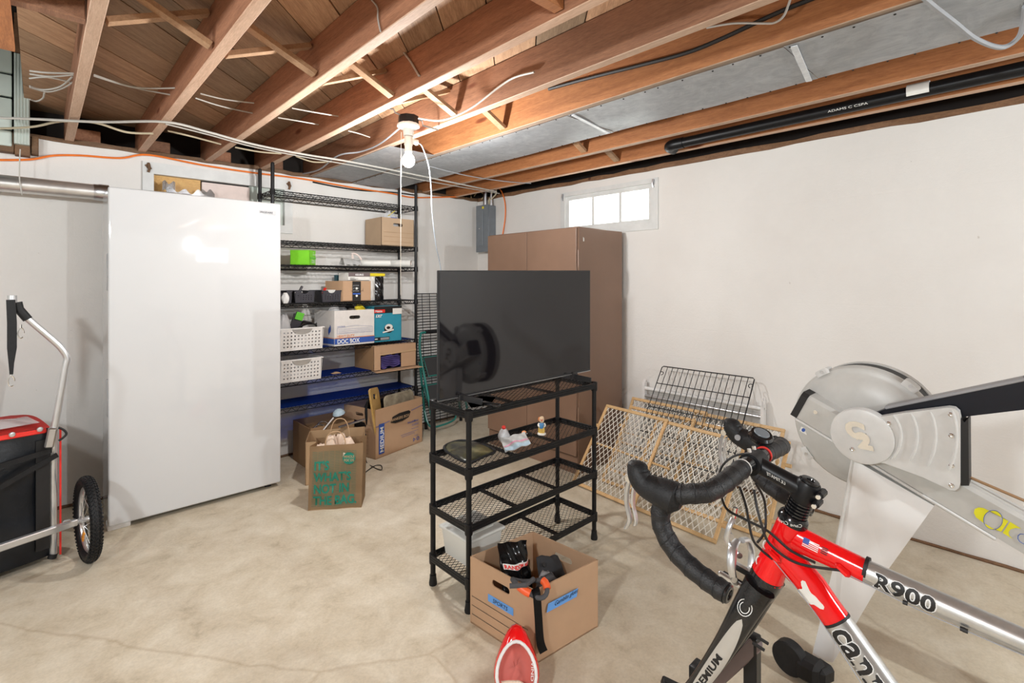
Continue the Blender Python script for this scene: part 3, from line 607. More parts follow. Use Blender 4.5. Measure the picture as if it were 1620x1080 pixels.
def carton(name, label, cat, o, u, v, w_, d_, h_, mat, t=.004, open_=True, holes=(), group=None, flaps=0):
    """open box, front-left-bottom corner o, u along the front, v into depth"""
    u, v = V(u).normalized(), V(v).normalized(); o = V(o); up = V((0, 0, 1))
    root = thing(name, label, cat, o+u*w_/2+v*d_/2, group=group)
    def side(nm, oo, uu, ww, hole, inward):
        hs = [oval(ww/2, h_-.055, .09 if ww > .2 else .07, .026)] if hole else []
        bm = B(); plate(bm, [(0, 0), (ww, 0), (ww, h_), (0, h_)], hs, oo, uu, up, t if inward else -t); return obj(nm, bm, mat, root, smooth=0)
    s = {}
    s['front'] = side('front_panel', o, u, w_, 0 in holes, False)
    s['back'] = side('back_panel', o+v*d_, u, w_, 2 in holes, True)
    s['left'] = side('side_panel', o, v, d_, 3 in holes, True)
    s['right'] = side('side_panel', o+u*w_, v, d_, 1 in holes, False)
    bm = B(); plate(bm, [(0, 0), (w_, 0), (w_, d_), (0, d_)], [], o+up*.001, u, v, t); obj('bottom_panel', bm, mat, root, smooth=0)
    if not open_: bm = B(); plate(bm, [(-.001, -.001), (w_+.001, -.001), (w_+.001, d_+.001), (-.001, d_+.001)], [], o+up*(h_-t), u, v, t+.001); s['top'] = obj('top_panel', bm, mat, root, smooth=0)
    s['root'] = root; s['o'], s['u'], s['v'] = o, u, v; s['n'] = -v; return s
def onface(o, u, n, off=.0008):      # maps 2D print onto a face with origin o, right u, outward normal n
    o, u, n = V(o), V(u), V(n)
    return lambda x, y: o+u*x+V((0, 0, y))+n*off
def patch(name, fn, x0, y0, x1, y1, mat, par):
    bm = B(); bm.faces.new([bm.verts.new(fn(*p)) for p in ((x0, y0), (x1, y0), (x1, y1), (x0, y1))]); return obj(name, bm, mat, par, smooth=0)
def lines(name, fn, segs, w_, mat, par):
    bm = B()
    for (a, b, c_, d) in segs:
        dx, dy = c_-a, d-b; l = math.hypot(dx, dy); nx, ny = -dy/l*w_/2, dx/l*w_/2
        bm.faces.new([bm.verts.new(fn(*p)) for p in ((a-nx, b-ny), (c_-nx, d-ny), (c_+nx, d+ny), (a+nx, b+ny))])
    return obj(name, bm, mat, par, smooth=0)
UX, UY = V((1, 0, 0)), V((0, 1, 0))
sy = RY0+.004
# box on second shelf, handle hole, ruled lines
xa = onY(603, 380, sy).x
bz = SZ[1]+.0045
c1 = carton('cardboard_box', 'plain tan storage box with a handle hole on the upper rack shelf', 'box', (xa, sy, bz), UX, UY, RX1-.016-xa, .27, .232, M['card3'], holes=(0,))
fn = onface((xa, sy-.004, bz), UX, (0, -1, 0), .0008)
lines('ruled_lines', fn, [(.02, y, .31, y) for y in (.035, .075, .112)], .0018, M['card4'], c1['root'])
def bag(name, label, cat, c, w_, d_, h_, mat, seed=1, lean=0, group=None, par=None, tall=False):
    r = random.Random(seed); ph = [r.uniform(0, 6) for _ in range(9)]; n = 22; m = 12; bm = B(); c = V(c); rings = []
    for j in range(m+1):
        t = j/m; s = math.sin(PI*min(1, .12+t*(.80 if not tall else .62)))**.6; ring = []
        for i in range(n):
            a = 2*PI*i/n; k = 1+.10*math.sin(3*a+ph[0]+4*t)+.07*math.sin(5*a+ph[1]-6*t)+.05*math.sin(9*a+ph[2]+9*t)
            z = h_*t+.03*h_*math.sin(4*a+ph[3])*t
            ring.append(bm.verts.new(c+V((w_/2*s*k*math.cos(a)+lean*t*w_, d_/2*s*k*math.sin(a), z))))
        rings.append(ring)
    for a, b in zip(rings, rings[1:]):
        for i in range(n): bm.faces.new((a[i], a[(i+1) % n], b[(i+1) % n], b[i]))
    bm.faces.new(rings[0][::-1]); bm.faces.new(rings[-1])
    o = obj(name, bm, mat, par, smooth=1.2)
    if par is None: tag(o, label, cat, group)
    return o
pb = thing('plastic_bag', 'clear plastic bag with blue print standing in the top storage box', 'bag', (xa+.13, sy+.09, bz+.006))
bag('film', '', '', (xa+.13, sy+.09, bz+.006), .15, .08, .285, M['clearbag'], 3, par=pb)
bag('contents', '', '', (xa+.13, sy+.09, bz+.008), .11, .05, .255, M['white'], 5, par=pb)
patch('blue_print', onface((xa+.10, sy+.055, bz+.18), UX, (0, -1, 0), .002), .02, .03, .08, .065, M['inkblue'], pb)
bm = B(); bar(bm, (xa+.10, sy+.07, bz+.255), (xa+.17, sy+.08, bz+.305), .02, .003); obj('yellow_strip', bm, M['yellow'], pb)
# green box on third shelf
z = SZ[2]+.0045; g0 = onY(490, 410, sy+.012)
gu = V((.93, .37, 0)).normalized(); gv = V((-.37, .93, 0)).normalized()
gl = onY(463, 410, sy+.10); gv = (V((gl.x, gl.y, 0))-V((g0.x, g0.y, 0))).normalized(); gu = V((-gv.y, gv.x, 0))*-1
o_ = V((g0.x, g0.y, z)); gw = .105; gd = .145; gh = .108
gb = carton('green_box', 'bright green cardboard box on the third rack shelf', 'box', o_, gu, gv, gw, gd, gh, M['greenbox'], open_=False)
fn = onface(o_-gv*.004, gu, -gv, .0012)
patch('dark_band', fn, .004, .045, gw-.004, .058, M['greenbox2'], gb['root'])
obj('lettering', text('MY\nFUNGUS', .014, lambda x, y: fn(.045+x, .085+y)), M['white'], gb['root'], smooth=0)
lines('small_print', fn, [(.02, y, .085, y) for y in (.015, .022, .029, .036)], .002, M['white'], gb['root'])
# paper wrap and rolls on third shelf
xp = onY(558, 410, sy+.06).x
bm = B(); z3 = z
def fold(s, t): return V((xp-.07+.15*s, sy+.05+.11*t, z3+.002+.052*math.sin(PI*t)*(1-.25*s)+.012*abs(math.sin(9*s+4*t))))
grid(bm, fold, 10, 10); bmesh.ops.solidify(bm, geom=bm.faces[:], thickness=.001); tag(obj('paper_wrap', bm, M['white']), 'crumpled white paper wrap lying left of the paper rolls', 'paper')
bm = B(); tube(bm, sm([(xp+.02, sy+.1, z3+.06), (xp+.01, sy+.08, z3+.10), (xp+.045, sy+.06, z3+.085), (xp+.07, sy+.05, z3+.05)], 4), .008, 6, sy=.3); tag(obj('ribbon', bm, M['pinkpaper']), 'pale twisted ribbon standing on the crumpled white paper', 'ribbon')
def roll(p0, p1, r, lb):
    p0, p1 = V(p0), V(p1); root = thing('paper_roll', lb, 'paper roll', lerp(p0, p1, .5)-V((0, 0, r)), group='paper rolls on the third shelf')
    bm = B(); ax = (p1-p0).normalized(); l = (p1-p0).length; lathe(bm, [(r*.72, 0), (r, 0), (r, l), (r*.72, l), (r*.72, 0)], p0, ax, 20); obj('outer_sheet', bm, M['labelwhite'], root)
    bm = B(); lathe(bm, [(r*.42, .004), (r*.55, .004), (r*.55, l-.003), (r*.42, l-.003), (r*.42, .004)], p0, ax, 16); obj('inner_sheet', bm, M['pinkpaper'], root)
xr1, xr2 = onY(622, 418, sy+.02).x, onY(652, 418, sy+.01).x
roll((xr2-.17, sy+.20, z3+.032), (xr2-.015, sy+.0, z3+.032), .031, 'white paper roll at the right end of the third shelf')
roll((xr1-.22, sy+.17, z3+.028), (xr1-.02, sy+.02, z3+.028), .027, 'pinkish-ended white paper roll left of the other roll')
# black perforated baskets, fourth shelf
def basket(name, label, x0, x1, y0, y1, z0, h, mat, nx, ny, group, lip=.008, dip=.03, flare=.012):
    w_, d_ = x1-x0, y1-y0; root = thing(name, label, 'basket', ((x0+x1)/2, (y0+y1)/2, z0), group=group)
    def wall(nm, o, u, ww, n, tilt, dipped):
        hs = []; px_ = ww/(n+1); pz_ = (h-.03-dip*.5)/ny
        for i in range(n):
            for j in range(ny):
                cx, cy = px_*(i+1), .018+pz_*(j+.4); s_ = min(px_, pz_)*.20
                hs.append([(cx-s_, cy-s_), (cx-s_, cy+s_), (cx+s_, cy+s_), (cx+s_, cy-s_)])
        top = [(ww, h)]
        if dipped: top += [(ww/2+ww*.22*math.cos(PI*k/8), h-dip*math.sin(PI*k/8)) for k in range(9)]
        top += [(0, h)]
        bm = B(); plate(bm, [(0, 0), (ww, 0)]+top, hs, o, u, (V((0, 0, 1))+V(tilt)*flare/h).normalized(), .003)
        return obj(nm, bm, mat, root, smooth=0)
    o = V((x0, y0, z0))
    wall('front_wall', o, UX, w_, nx, (0, -1, 0), True); wall('back_wall', o+UY*d_, UX, w_, nx, (0, 1, 0), True)
    wall('side_wall', o, UY, d_, nx, (-1, 0, 0), False); wall('side_wall', o+UX*w_, UY, d_, nx, (1, 0, 0), False)
    bm = B(); box(bm, x0, y0, z0, x1, y1, z0+.003); obj('base', bm, mat, root)
    if dip < .01:
        hc = [(w_/2+w_*.24*math.cos(PI+PI*k/10), h-.004+.036*math.sin(PI+PI*k/10)) for k in range(11)]
        for fy, nm in ((y0-flare-.002, 'front'), (y1+flare-.001, 'back')):
            bm = B(); plate(bm, hc, [], (x0, fy, z0), UX, (0, 0, 1), .003); obj('handle', bm, M['duct'], root)
    f = flare; zt_ = z0+h; bm = B()
    pts = [(x0-f, y0-f)]+[((x0+x1)/2-w_*.22*math.cos(PI*k/8), y0-f+.003*math.sin(PI*k/8), zt_-dip*math.sin(PI*k/8)) for k in range(9)]+[(x1+f, y0-f), (x1+f, y1+f), (x0-f, y1+f)]
    tube(bm, [(p[0], p[1], p[2] if len(p) > 2 else zt_) for p in pts], lip*.6, 6, closed=True); obj('rim', bm, mat, root)
    return root
z4 = SZ[3]+.005; gp = 'black perforated baskets on the fourth shelf'
for (ua, ub, lb) in ((425, 460, 'black perforated basket half hidden by the freezer edge'), (467, 496, 'black perforated basket, middle one of the shelf, with a dark item'), (510, 538, 'black perforated basket beside the small brown parcel box')):
    xa_, xb_ = onY(ua, 466, sy+.02).x, onY(ub, 466, sy+.02).x
    if xa_ < RX0+.03: xa_ = RX0+.03
    basket('plastic_basket', lb, xa_, xb_, sy+.02, sy+.25, z4, .083, M['blackplastic'], 6, 3, gp, dip=.022, flare=.006)
    xm = (xa_+xb_)/2
    if ua == 467: bm = B(); bar(bm, (xm-.03, sy+.1, z4+.035), (xm+.01, sy+.09, z4+.12), .04, .015, bev=.003); tag(obj('remote_control', bm, M['blackplastic']), 'dark plastic item poking up out of the middle black basket', 'item')
    if ua == 510: bm = B(); bar(bm, (xm-.05, sy+.05, z4+.06), (xm-.03, sy+.06, z4+.105), .02, .008); tag(obj('red_tool', bm, M['red']), 'small red-tipped tool in the basket beside the parcel box', 'tool'); bm = B(); box(bm, xm-.03, sy+.06, z4+.05, xm+.05, sy+.12, z4+.09); tag(obj('folded_paper', bm, M['labelwhite']), 'white folded paper lying in the basket beside the parcel box', 'paper')
xw = RX0+.02
bag('white_bundle', 'small white rounded bundle beside the freezer edge on the fourth shelf', 'bundle', (onY(447, 466, sy+.0).x+.0, sy-.055, z4+.0), .05, .05, .075, M['white'], 9)
# parcel box, coffee-pod box, blue box, pouch
xa_, xb_ = onY(543, 460, sy).x, onY(587, 460, sy).x
pc = carton('parcel_box', 'small brown parcel box with black printed tape on the fourth shelf', 'box', (xa_, sy+.004, z4), UX, (-.35, 1, 0), xb_-xa_, .19, .158, M['card'], open_=False)
fn = onface((xa_, sy, z4), UX, (0, -1, 0), .0014); w_ = xb_-xa_
patch('black_tape', fn, w_*.32, .002, w_*.62, .156, M['ink'], pc['root'])
obj('tape_print', text('prime\nprime\nprime', .021, lambda x, y: fn(w_*.34+x, .118+y) + V((0, -.0006, 0))), M['grey'], pc['root'], smooth=0)
bm = B()
for cx, cy in ((w_*.47, .10), (w_*.47, .042)): bm.faces.new([bm.verts.new(fn(*p)+V((0, -.0009, 0))) for p in circ(cx, cy, .009, 14)])
obj('tape_emblem', bm, M['labelwhite'], pc['root'], smooth=0)
patch('blue_stamp', fn, w_*.33, .052, w_*.60, .064, M['inkblue'], pc['root']).location.y -= .0009
bm = B(); pts = [fn(w_*.26+w_*.42*t, .085-.022*math.sin(PI*t)) for t in [i/10 for i in range(11)]]; tube(bm, pts, .0022, 5, sy=.2); tube(bm, [fn(w_*.66, .09)+V((.012, 0, -.012)), fn(w_*.7, .092), fn(w_*.66+.01, .102)], .002, 5, sy=.2); obj('smile_arrow', bm, M['ink'], pc['root'])
xa_, xb_ = onY(551, 440, sy+.02).x, onY(585, 440, sy+.02).x; zk = z4+.160
kb = carton('coffee_pod_box', 'white box with brown top band lying on the parcel box', 'box', (xa_, sy+.02, zk), UX, (-.2, 1, 0), xb_-xa_, .12, .062, M['labelwhite'], open_=False)
fn = onface((xa_, sy+.016, zk), UX, (0, -1, 0), .0014); w_ = xb_-xa_
patch('brown_band', fn, 0, .034, w_, .064, M['brownlid'], kb['root'])
obj('lettering', text('KEURIG', .020, lambda x, y: fn(w_*.5+x, .041+y)+V((0, -.0008, 0)), 'CENTER', .0006), M['white'], kb['root'], smooth=0)
lines('small_print', fn, [(.012, .022, .05, .022), (.012, .015, .08, .015), (.012, .009, .06, .009)], .0022, M['ink'], kb['root'])
xx = onY(534, 440, sy+.19).x
tb = thing('teal_box', 'flat dark teal box standing behind the coffee pod box', 'box', (xx+.05, sy+.215, z4))
bm = B(); box(bm, xx, sy+.205, z4, xx+.10, sy+.255, z4+.205, .002); obj('carton', bm, M['darkteal'], tb)
bm = B(); box(bm, xx-.001, sy+.204, z4+.185, xx+.101, sy+.256, z4+.207, .002); obj('lid', bm, M['darkteal'], tb)
xx = onY(590, 440, sy+.03).x
cp = thing('coffee_pouch', 'tall black and silver foil pouch with yellow top band', 'pouch', (xx+.03, sy+.06, z4))
def pouch(x, w2, mt, y): bm = B(); grid(bm, lambda s, t: V((x+w2*s, y-.022*math.sin(PI*s)*math.sin(PI*min(1, t*.8+.2))+.004*math.sin(17*t+9*s), z4+.001+.195*t)), 10, 14); grid(bm, lambda s, t: V((x+w2*s, y+.022*math.sin(PI*s)*math.sin(PI*min(1, t*.8+.2)), z4+.001+.195*t)), 10, 14); return bm
obj('silver_side', pouch(xx-.035, .065, None, sy+.06), M['labelwhite'], cp); obj('black_front', pouch(xx+.03, .075, None, sy+.05), M['blackgloss'], cp)
bm = B(); box(bm, xx-.03, sy+.045, z4+.197, xx+.12, sy+.062, z4+.222, .004); obj('yellow_band', bm, M['yellow'], cp)
# fifth shelf: white basket, document box, saw box
z5 = SZ[4]+.0065; gp = 'white perforated baskets beside the freezer'
xa_, xb_ = RX0+.035, onY(505, 540, sy+.0).x
basket('plastic_basket', 'upper white perforated basket beside the freezer, filled with packaging', xa_, xb_, sy-.05, sy+.22, z5, .155, M['whiteplastic'], 11, 5, gp, dip=.0)
zz = onY(470, 500, sy).z
for k, (px_, sx_, hh, mt, lb) in enumerate(((452, .10, .21, 'clearbag', 'clear plastic package standing in the upper white basket'), (466, .05, .2, 'blackplastic', 'black card package with green corner in the upper white basket'), (485, .13, .165, 'blackgloss', 'black rubber cable bundle on the upper white basket'))):
    xx = max(onY(px_, 510, sy).x, RX0+.09)
    if k == 1:
        t1 = thing('card_package', lb, 'package', (xx, sy+.06, z5+.02)); bm = B(); bar(bm, (xx-.02, sy+.06, z5+.02), (xx+.05, sy+.05, z5+.25), .07, .012, up=(0, 1, 0)); obj('card', bm, M['blackplastic'], t1)
        bm = B(); bar(bm, (xx+.04, sy+.042, z5+.21), (xx+.058, sy+.040, z5+.262), .055, .014, up=(0, 1, 0)); obj('green_corner', bm, M['greenbox2'], t1)
    elif k == 2:
        bm = B()
        for q_ in range(4): tube(bm, sm([(xx-.06+.01*q_, sy+.02, z5+.15), (xx+.0, sy+.0+.02*q_, z5+.178+.006*q_), (xx+.075, sy+.04, z5+.17), (xx+.10, sy+.07, z5+.15+.008*q_)], 4), .007, 6)
        tag(obj('cable_bundle', bm, M['blackgloss'], kind='stuff'), lb, 'cable')
    else: bag('plastic_package', lb, 'package', (xx, sy+.05, z5+.01), .11, .09, .24, M['clearbag'], 11+k)
xa_, xb_ = onY(528, 540, sy-.02).x, onY(591, 540, sy-.02).x; hd = .268
u5 = V((1, .0, 0)); dv = V((-.16, 1, 0))
db = carton('document_box', 'white document storage box with blue base band on the rack', 'box', (xa_, sy-.03, z5), u5, dv, xb_-xa_, .27, hd, M['boxwhite'], holes=(0,))
fn = onface((xa_, sy-.034, z5), u5, (0, -1, 0), .0015); w_ = xb_-xa_; r5 = db['root']
patch('blue_band', fn, 0, .014, w_, .055, M['inkblue'], r5); patch('orange_stripe', fn, 0, .057, w_, .062, M['inkorange'], r5)
f2 = lambda x, y: fn(x, y)+V((0, -.0009, 0))
obj('lettering', text('DOC BOX', .045, lambda x, y: f2(.02+x, .018+y), bold=.0012, sx=.86), M['white'], r5, smooth=0)
obj('lettering', text('HEAVY DUTY', .023, lambda x, y: fn(.02+x, .066+y), bold=.0003), M['inkorange'], r5, smooth=0)
obj('lettering', text('CONTENTS', .012, lambda x, y: fn(.02+x, .142+y)), M['inkblue'], r5, smooth=0)
lines('label_outline', fn, [(.02, .092, .02, .135), (.02, .135, .16, .15), (.16, .15, w_-.02, .135), (w_-.02, .135, w_-.02, .092), (.02, .092, w_-.02, .092), (.03, .125, w_-.03, .125), (.03, .112, w_-.03, .112), (.03, .10, w_-.03, .10)], .0012, M['inkblue'], r5)
dvn = dv.normalized(); fs = lambda x, y: V((xa_-.0015, sy-.03, z5))+dvn*x+V((0, 0, y))
bm = B(); bm.faces.new([bm.verts.new(fs(*p)) for p in [(.06+.018*math.cos(a), .13+.032*math.sin(a)-.02*(math.cos(a) > 0)) for a in [2*PI*i/16 for i in range(16)]]]); obj('blue_leaf_emblem', bm, M['inkblue'], r5)
patch('blue_band', fs, 0, .014, .27, .055, M['inkblue'], r5); patch('orange_stripe', fs, 0, .057, .27, .062, M['inkorange'], r5)
for k in range(5):
    bag('plastic_package', ['clear crumpled packet at the left of the document box', 'grey crumpled packet in the document box', 'yellow and black packet at the right of the document box', 'silver packet at the middle of the document box', 'dark packet at the back of the document box'][k], 'package', (xa_+.04+[.0, .09, .21, .14, .18][k], sy+[.06, .13, .07, .05, .17][k], z5+.228), .085, .07, .045+[.03, .015, .03, .005, .03][k], M[['clearbag', 'grey', 'yellow', 'duct', 'ink'][k]], 30+k)
xs_, xe_ = xb_+.008, onY(634, 520, sy).x
mk = carton('power_tool_box', 'teal blue power-saw box with black and red top band', 'box', (xs_, sy-.01, z5), UX, UY, xe_-xs_, .25, .285, M['teal_card'], open_=False)
fn = onface((xs_, sy-.014, z5), UX, (0, -1, 0), .0014); w_ = xe_-xs_; rm = mk['root']; f2 = lambda x, y: fn(x, y)+V((0, -.0009, 0)); f3 = lambda x, y: fn(x, y)+V((0, -.0018, 0))
patch('black_band', fn, 0, .233, w_, .286, M['ink'], rm); patch('red_panel', f2, 0, .236, w_*.38, .262, M['red'], rm); patch('white_label', f2, w_*.66, .22, w_, .268, M['labelwhite'], rm)
obj('lettering', text('Makita', .024, lambda x, y: f3(.008+x, .241+y), bold=.0005), M['white'], rm, smooth=0)
obj('lettering', text('LXT', .028, lambda x, y: fn(.014+x, .20+y), bold=.002, shear=.3), M['white'], rm, smooth=0)
bm = B(); cx, cy = w_*.52, .105
bm.faces.new([bm.verts.new(fn(*p)) for p in circ(cx, cy, .042, 20, .036)]); obj('saw_picture', bm, M['ink'], rm)
bm = B(); plate(bm, circ(cx, cy+.01, .036, 18, .026), [circ(cx-.004, cy+.006, .018, 12, .012)], f2(0, 0), UX, (0, 0, 1), 0); bmesh.ops.translate(bm, verts=bm.verts, vec=(0, 0, 0)); obj('saw_picture', bm, M['labelwhite'], rm, smooth=0)
lines('saw_picture', f2, [(cx-.055, cy-.03, cx+.045, cy-.012)], .012, M['labelwhite'], rm)
patch('black_label', fn, 0, .012, w_*.55, .038, M['ink'], rm); lines('small_print', f2, [(.005, .025, .03, .025)], .008, M['white'], rm); patch('grey_label', f2, w_*.22, .015, w_*.53, .034, M['grey'], rm)
# sixth shelf: white basket, torn box with purple cloth
z6 = SZ[5]+.0065
basket('plastic_basket', 'lower white perforated basket beside the freezer', RX0+.035, onY(504, 590, sy-.02).x, sy-.055, sy+.22, z6, .155, M['whiteplastic'], 11, 5, gp, dip=.0)
xa_ = onY(592, 570, sy-.03).x
tx = thing('torn_cardboard_box', 'torn brown cardboard box with purple cloth inside on the sixth shelf', 'box', (xa_+.15, sy+.06, z6))
w_ = RX1-.02-xa_
tw = .19
bm = B(); plate(bm, [(0, 0), (.055, 0), (.055, tw), (0, tw)], [], (xa_-.01, sy-.05, z6), (1, 0, 0), (0, 0, 1), -.004); obj('front_flap', bm, M['card'], tx)
bm = B(); plate(bm, [(.055, .12), (w_-.005, .13), (w_-.01, tw), (.03, tw)], [], (xa_, sy-.04, z6), UX, (0, 0, 1), -.004); obj('front_panel', bm, M['card'], tx)
bm = B(); plate(bm, [(.24, 0), (w_-.005, 0), (w_-.005, .13), (.24, .13)], [], (xa_, sy-.04, z6), UX, (0, 0, 1), -.004); obj('front_panel', bm, M['card'], tx)
bm = B(); plate(bm, [(.04, .115), (w_-.005, .125), (w_-.005, .14), (.04, .13)], [], (xa_, sy-.046, z6), UX, (0, 0, 1), -.001); obj('tape_strip', bm, M['card2'], tx)
bm = B(); plate(bm, [(0, 0), (.27, 0), (.27, tw), (0, tw)], [], (xa_-.01, sy-.035, z6), V((-.10, 1, 0)).normalized(), (0, 0, 1), .004); obj('side_panel', bm, M['card4'], tx)
bm = B(); plate(bm, [(0, 0), (.25, 0), (.25, tw), (0, tw)], [], (RX1-.025, sy-.035, z6), UY, (0, 0, 1), .004); obj('side_panel', bm, M['card'], tx)
bm = B(); box(bm, xa_, sy+.2, z6, RX1-.03, sy+.204, z6+tw); obj('back_panel', bm, M['card'], tx)
bm = B(); box(bm, xa_, sy-.03, z6+tw-.002, RX1-.03, sy+.2, z6+tw+.002); obj('top_panel', bm, M['card'], tx)
bm = B(); plate(bm, [(-.01, -.09), (.04, -.10), (.09, -.092), (.15, -.10), (.24, -.094), (w_+.03, -.10), (w_, .04), (-.01, .04)], [], (xa_, sy-.0, z6-.006), UX, UY, .004)
for v in bm.verts:
    if v.co.y < sy-.06: v.co.z -= .008
obj('bottom_flap', bm, M['card'], tx)
bm = B(); grid(bm, lambda s, t: V((xa_+.06+.17*s, sy-.025-.012*math.sin(7*s+5*t), z6+.012+.10*t-.012*math.sin(11*s))), 18, 10)
for k in range(6): tube(bm, sm([(xa_+.06, sy-.03, z6+.02+.015*k), (xa_+.12, sy-.045, z6+.03+.014*k), (xa_+.18, sy-.035, z6+.015+.017*k), (xa_+.23, sy-.03, z6+.03+.012*k)], 4), .008, 6, sy=.6)
tag(obj('purple_cloth', bm, M['purple'], kind='stuff'), 'crumpled purple cloth inside the torn cardboard box', 'cloth')
bm = B(); grid(bm, lambda s, t: V((onY(535, 590, sy+.05).x-.05+.07*s, sy+.03+.05*t, z6+.0015+.012*math.sin(PI*s)*math.sin(PI*t))), 5, 5); tag(obj('scrap', bm, M['card2']), 'small tan scrap lying on the blue sixth shelf', 'scrap')
# ================================================================ medium moving box on the floor
o_ = onZ(594, 727, 0); e_ = onZ(668, 698, 0); u_ = (e_-o_).normalized(); v_ = V((-u_.y, u_.x, 0)); wb = (e_-o_).length
mb = carton('moving_box', 'large brown moving box marked MEDIUM holding a cutting board and trays', 'box', o_, u_, v_, wb, .36, .375, M['card'], holes=(3,))
fn = onface(o_-v_*.004, u_, -v_, .0012); rm = mb['root']; f2 = lambda x, y: fn(x, y)-v_*.0009
patch('blue_label', fn, .03, .03, .085, .26, M['inkblue'], rm)
obj('lettering', text('MEDIUM', .052, lambda x, y: f2(.078-y, .04+x), bold=.001), M['white'], rm, smooth=0)
bm = B(); bm.faces.new([bm.verts.new(fn(*p)) for p in [(.15, .245), (.17, .285), (.24, .30), (.35, .30), (.37, .285), (.35, .245), (.28, .23), (.2, .23)]]); obj('brown_plaque', bm, M['ink'], rm, smooth=0)
obj('lettering', text('BANKERS BOX', .030, lambda x, y: f2(.157+x, .252+y), bold=.0004), M['card2'], rm, smooth=0)
lines('blue_rule', fn, [(.0, .245, .14, .262), (.38, .292, wb, .31)], .004, M['inkblue'], rm)
obj('lettering', text('SmoothMove', .026, lambda x, y: fn(.335+x, .19+y), bold=.0002, sx=.9), M['inkblue'], rm, smooth=0)
obj('lettering', text('CLASSIC', .022, lambda x, y: fn(.385+x, .162+y)), M['inkblue'], rm, smooth=0)
lines('small_print', fn, [(.26, .115, .46, .115), (.27, .10, .42, .10), (.38, .14, .46, .14), (.41, .075, .46, .075)], .0022, M['inkblue'], rm)
bm = B(); plate(bm, circ(.41, .045, .018, 3), [circ(.41, .045, .009, 3)[::-1]], fn(0, 0), u_, (0, 0, 1), 0); plate(bm, circ(.455, .045, .016, 8), [circ(.455, .045, .010, 8)[::-1]], fn(0, 0), u_, (0, 0, 1), 0); obj('recycling_mark', bm, M['inkblue'], rm, smooth=0)
fs = lambda x, y: o_+v_*x+V((0, 0, y))-u_*.0015
bm = B(); bm.faces.new([bm.verts.new(fs(*p)) for p in [(.10, .24), (.12, .265), (.30, .275), (.33, .25), (.30, .22), (.13, .21)]]); obj('brown_plaque', bm, M['ink'], rm, smooth=0)
lines('inventory_grid', fs, [(.08, .03, .08, .2), (.2, .03, .2, .2)]+[(.08, y, .2, y) for y in (.03, .06, .09, .12, .15, .175, .2)]+[(0, .25, .1, .25)], .002, M['card4'], rm)
# contents
cb = thing('cutting_board', 'bamboo cutting board with handle cut-out leaning in the moving box', 'cutting board', o_+u_*.02+v_*.07)
c0 = o_+v_*.015+u_*.02+V((0, 0, .10)); c0 = V(c0)
bm = B(); plate(bm, [(0, 0), (.20, 0), (.155, .40), (.13, .43), (-.02, .45), (-.05, .44)], [[(.01, .36), (.01, .40), (.09, .39), (.09, .345)]], c0, (u_*.75+v_*.45).normalized(), (V((0, 0, 1))-u_*.13).normalized(), .014); obj('board', bm, M['bamboo'], cb, smooth=0)
def tray(nm, lb, o, u, v, w_, h_, mat, cat='tray', group=None, rim=.014):
    o, u, v = V(o), V(u).normalized(), V(v).normalized(); n = u.cross(v).normalized(); t = thing(nm, lb, cat, o, group=group)
    bm = B(); plate(bm, rrect(0, 0, w_, h_, .03), [], o, u, v, .004); obj('base', bm, mat, t)
    bm = B(); tube(bm, [o+u*p[0]+v*p[1]+n*-.01 for p in rrect(0, 0, w_, h_, .03)], rim*.6, 8, closed=True); obj('rim', bm, mat, t); return t
tray('baking_tray', 'stained metal baking tray standing in the moving box', o_+u_*.15+v_*.02+V((0, 0, .12)), u_, (v_*.12+V((0, 0, 1))), .31, .32, M['rust'])
tray('black_tray', 'black tray standing behind the cutting board in the moving box', o_+u_*.05+v_*.16+V((0, 0, .10)), u_, V((0, 0, 1)), .26, .29, M['black'])
bm = B()
for k in range(3): tube(bm, sm([o_+u_*(.02+.03*k)+v_*(.10+.02*k)+V((0, 0, .2)), o_+u_*(.0+.03*k)+v_*(.1+.03*k)+V((0, 0, .36)), o_+u_*(.05+.03*k)+v_*(.12)+V((0, 0, .425)), o_+u_*(.10+.02*k)+v_*(.10)+V((0, 0, .36))], 5), .013, 8)
tag(obj('black_hose', bm, M['blackgrip'], kind='stuff'), 'bundle of black plastic hoses in the left of the moving box', 'hose')
bm = B(); tube(bm, sm([o_+u_*.44+v_*.05+V((0, 0, .33)), o_+u_*.45+v_*.08+V((0, 0, .40)), o_+u_*.47+v_*.1+V((0, 0, .39)), o_+u_*.47+v_*.12+V((0, 0, .34))], 5), .005, 8); tag(obj('wire_loop', bm, M['chrome']), 'small metal wire handle at the right end of the moving box', 'handle')
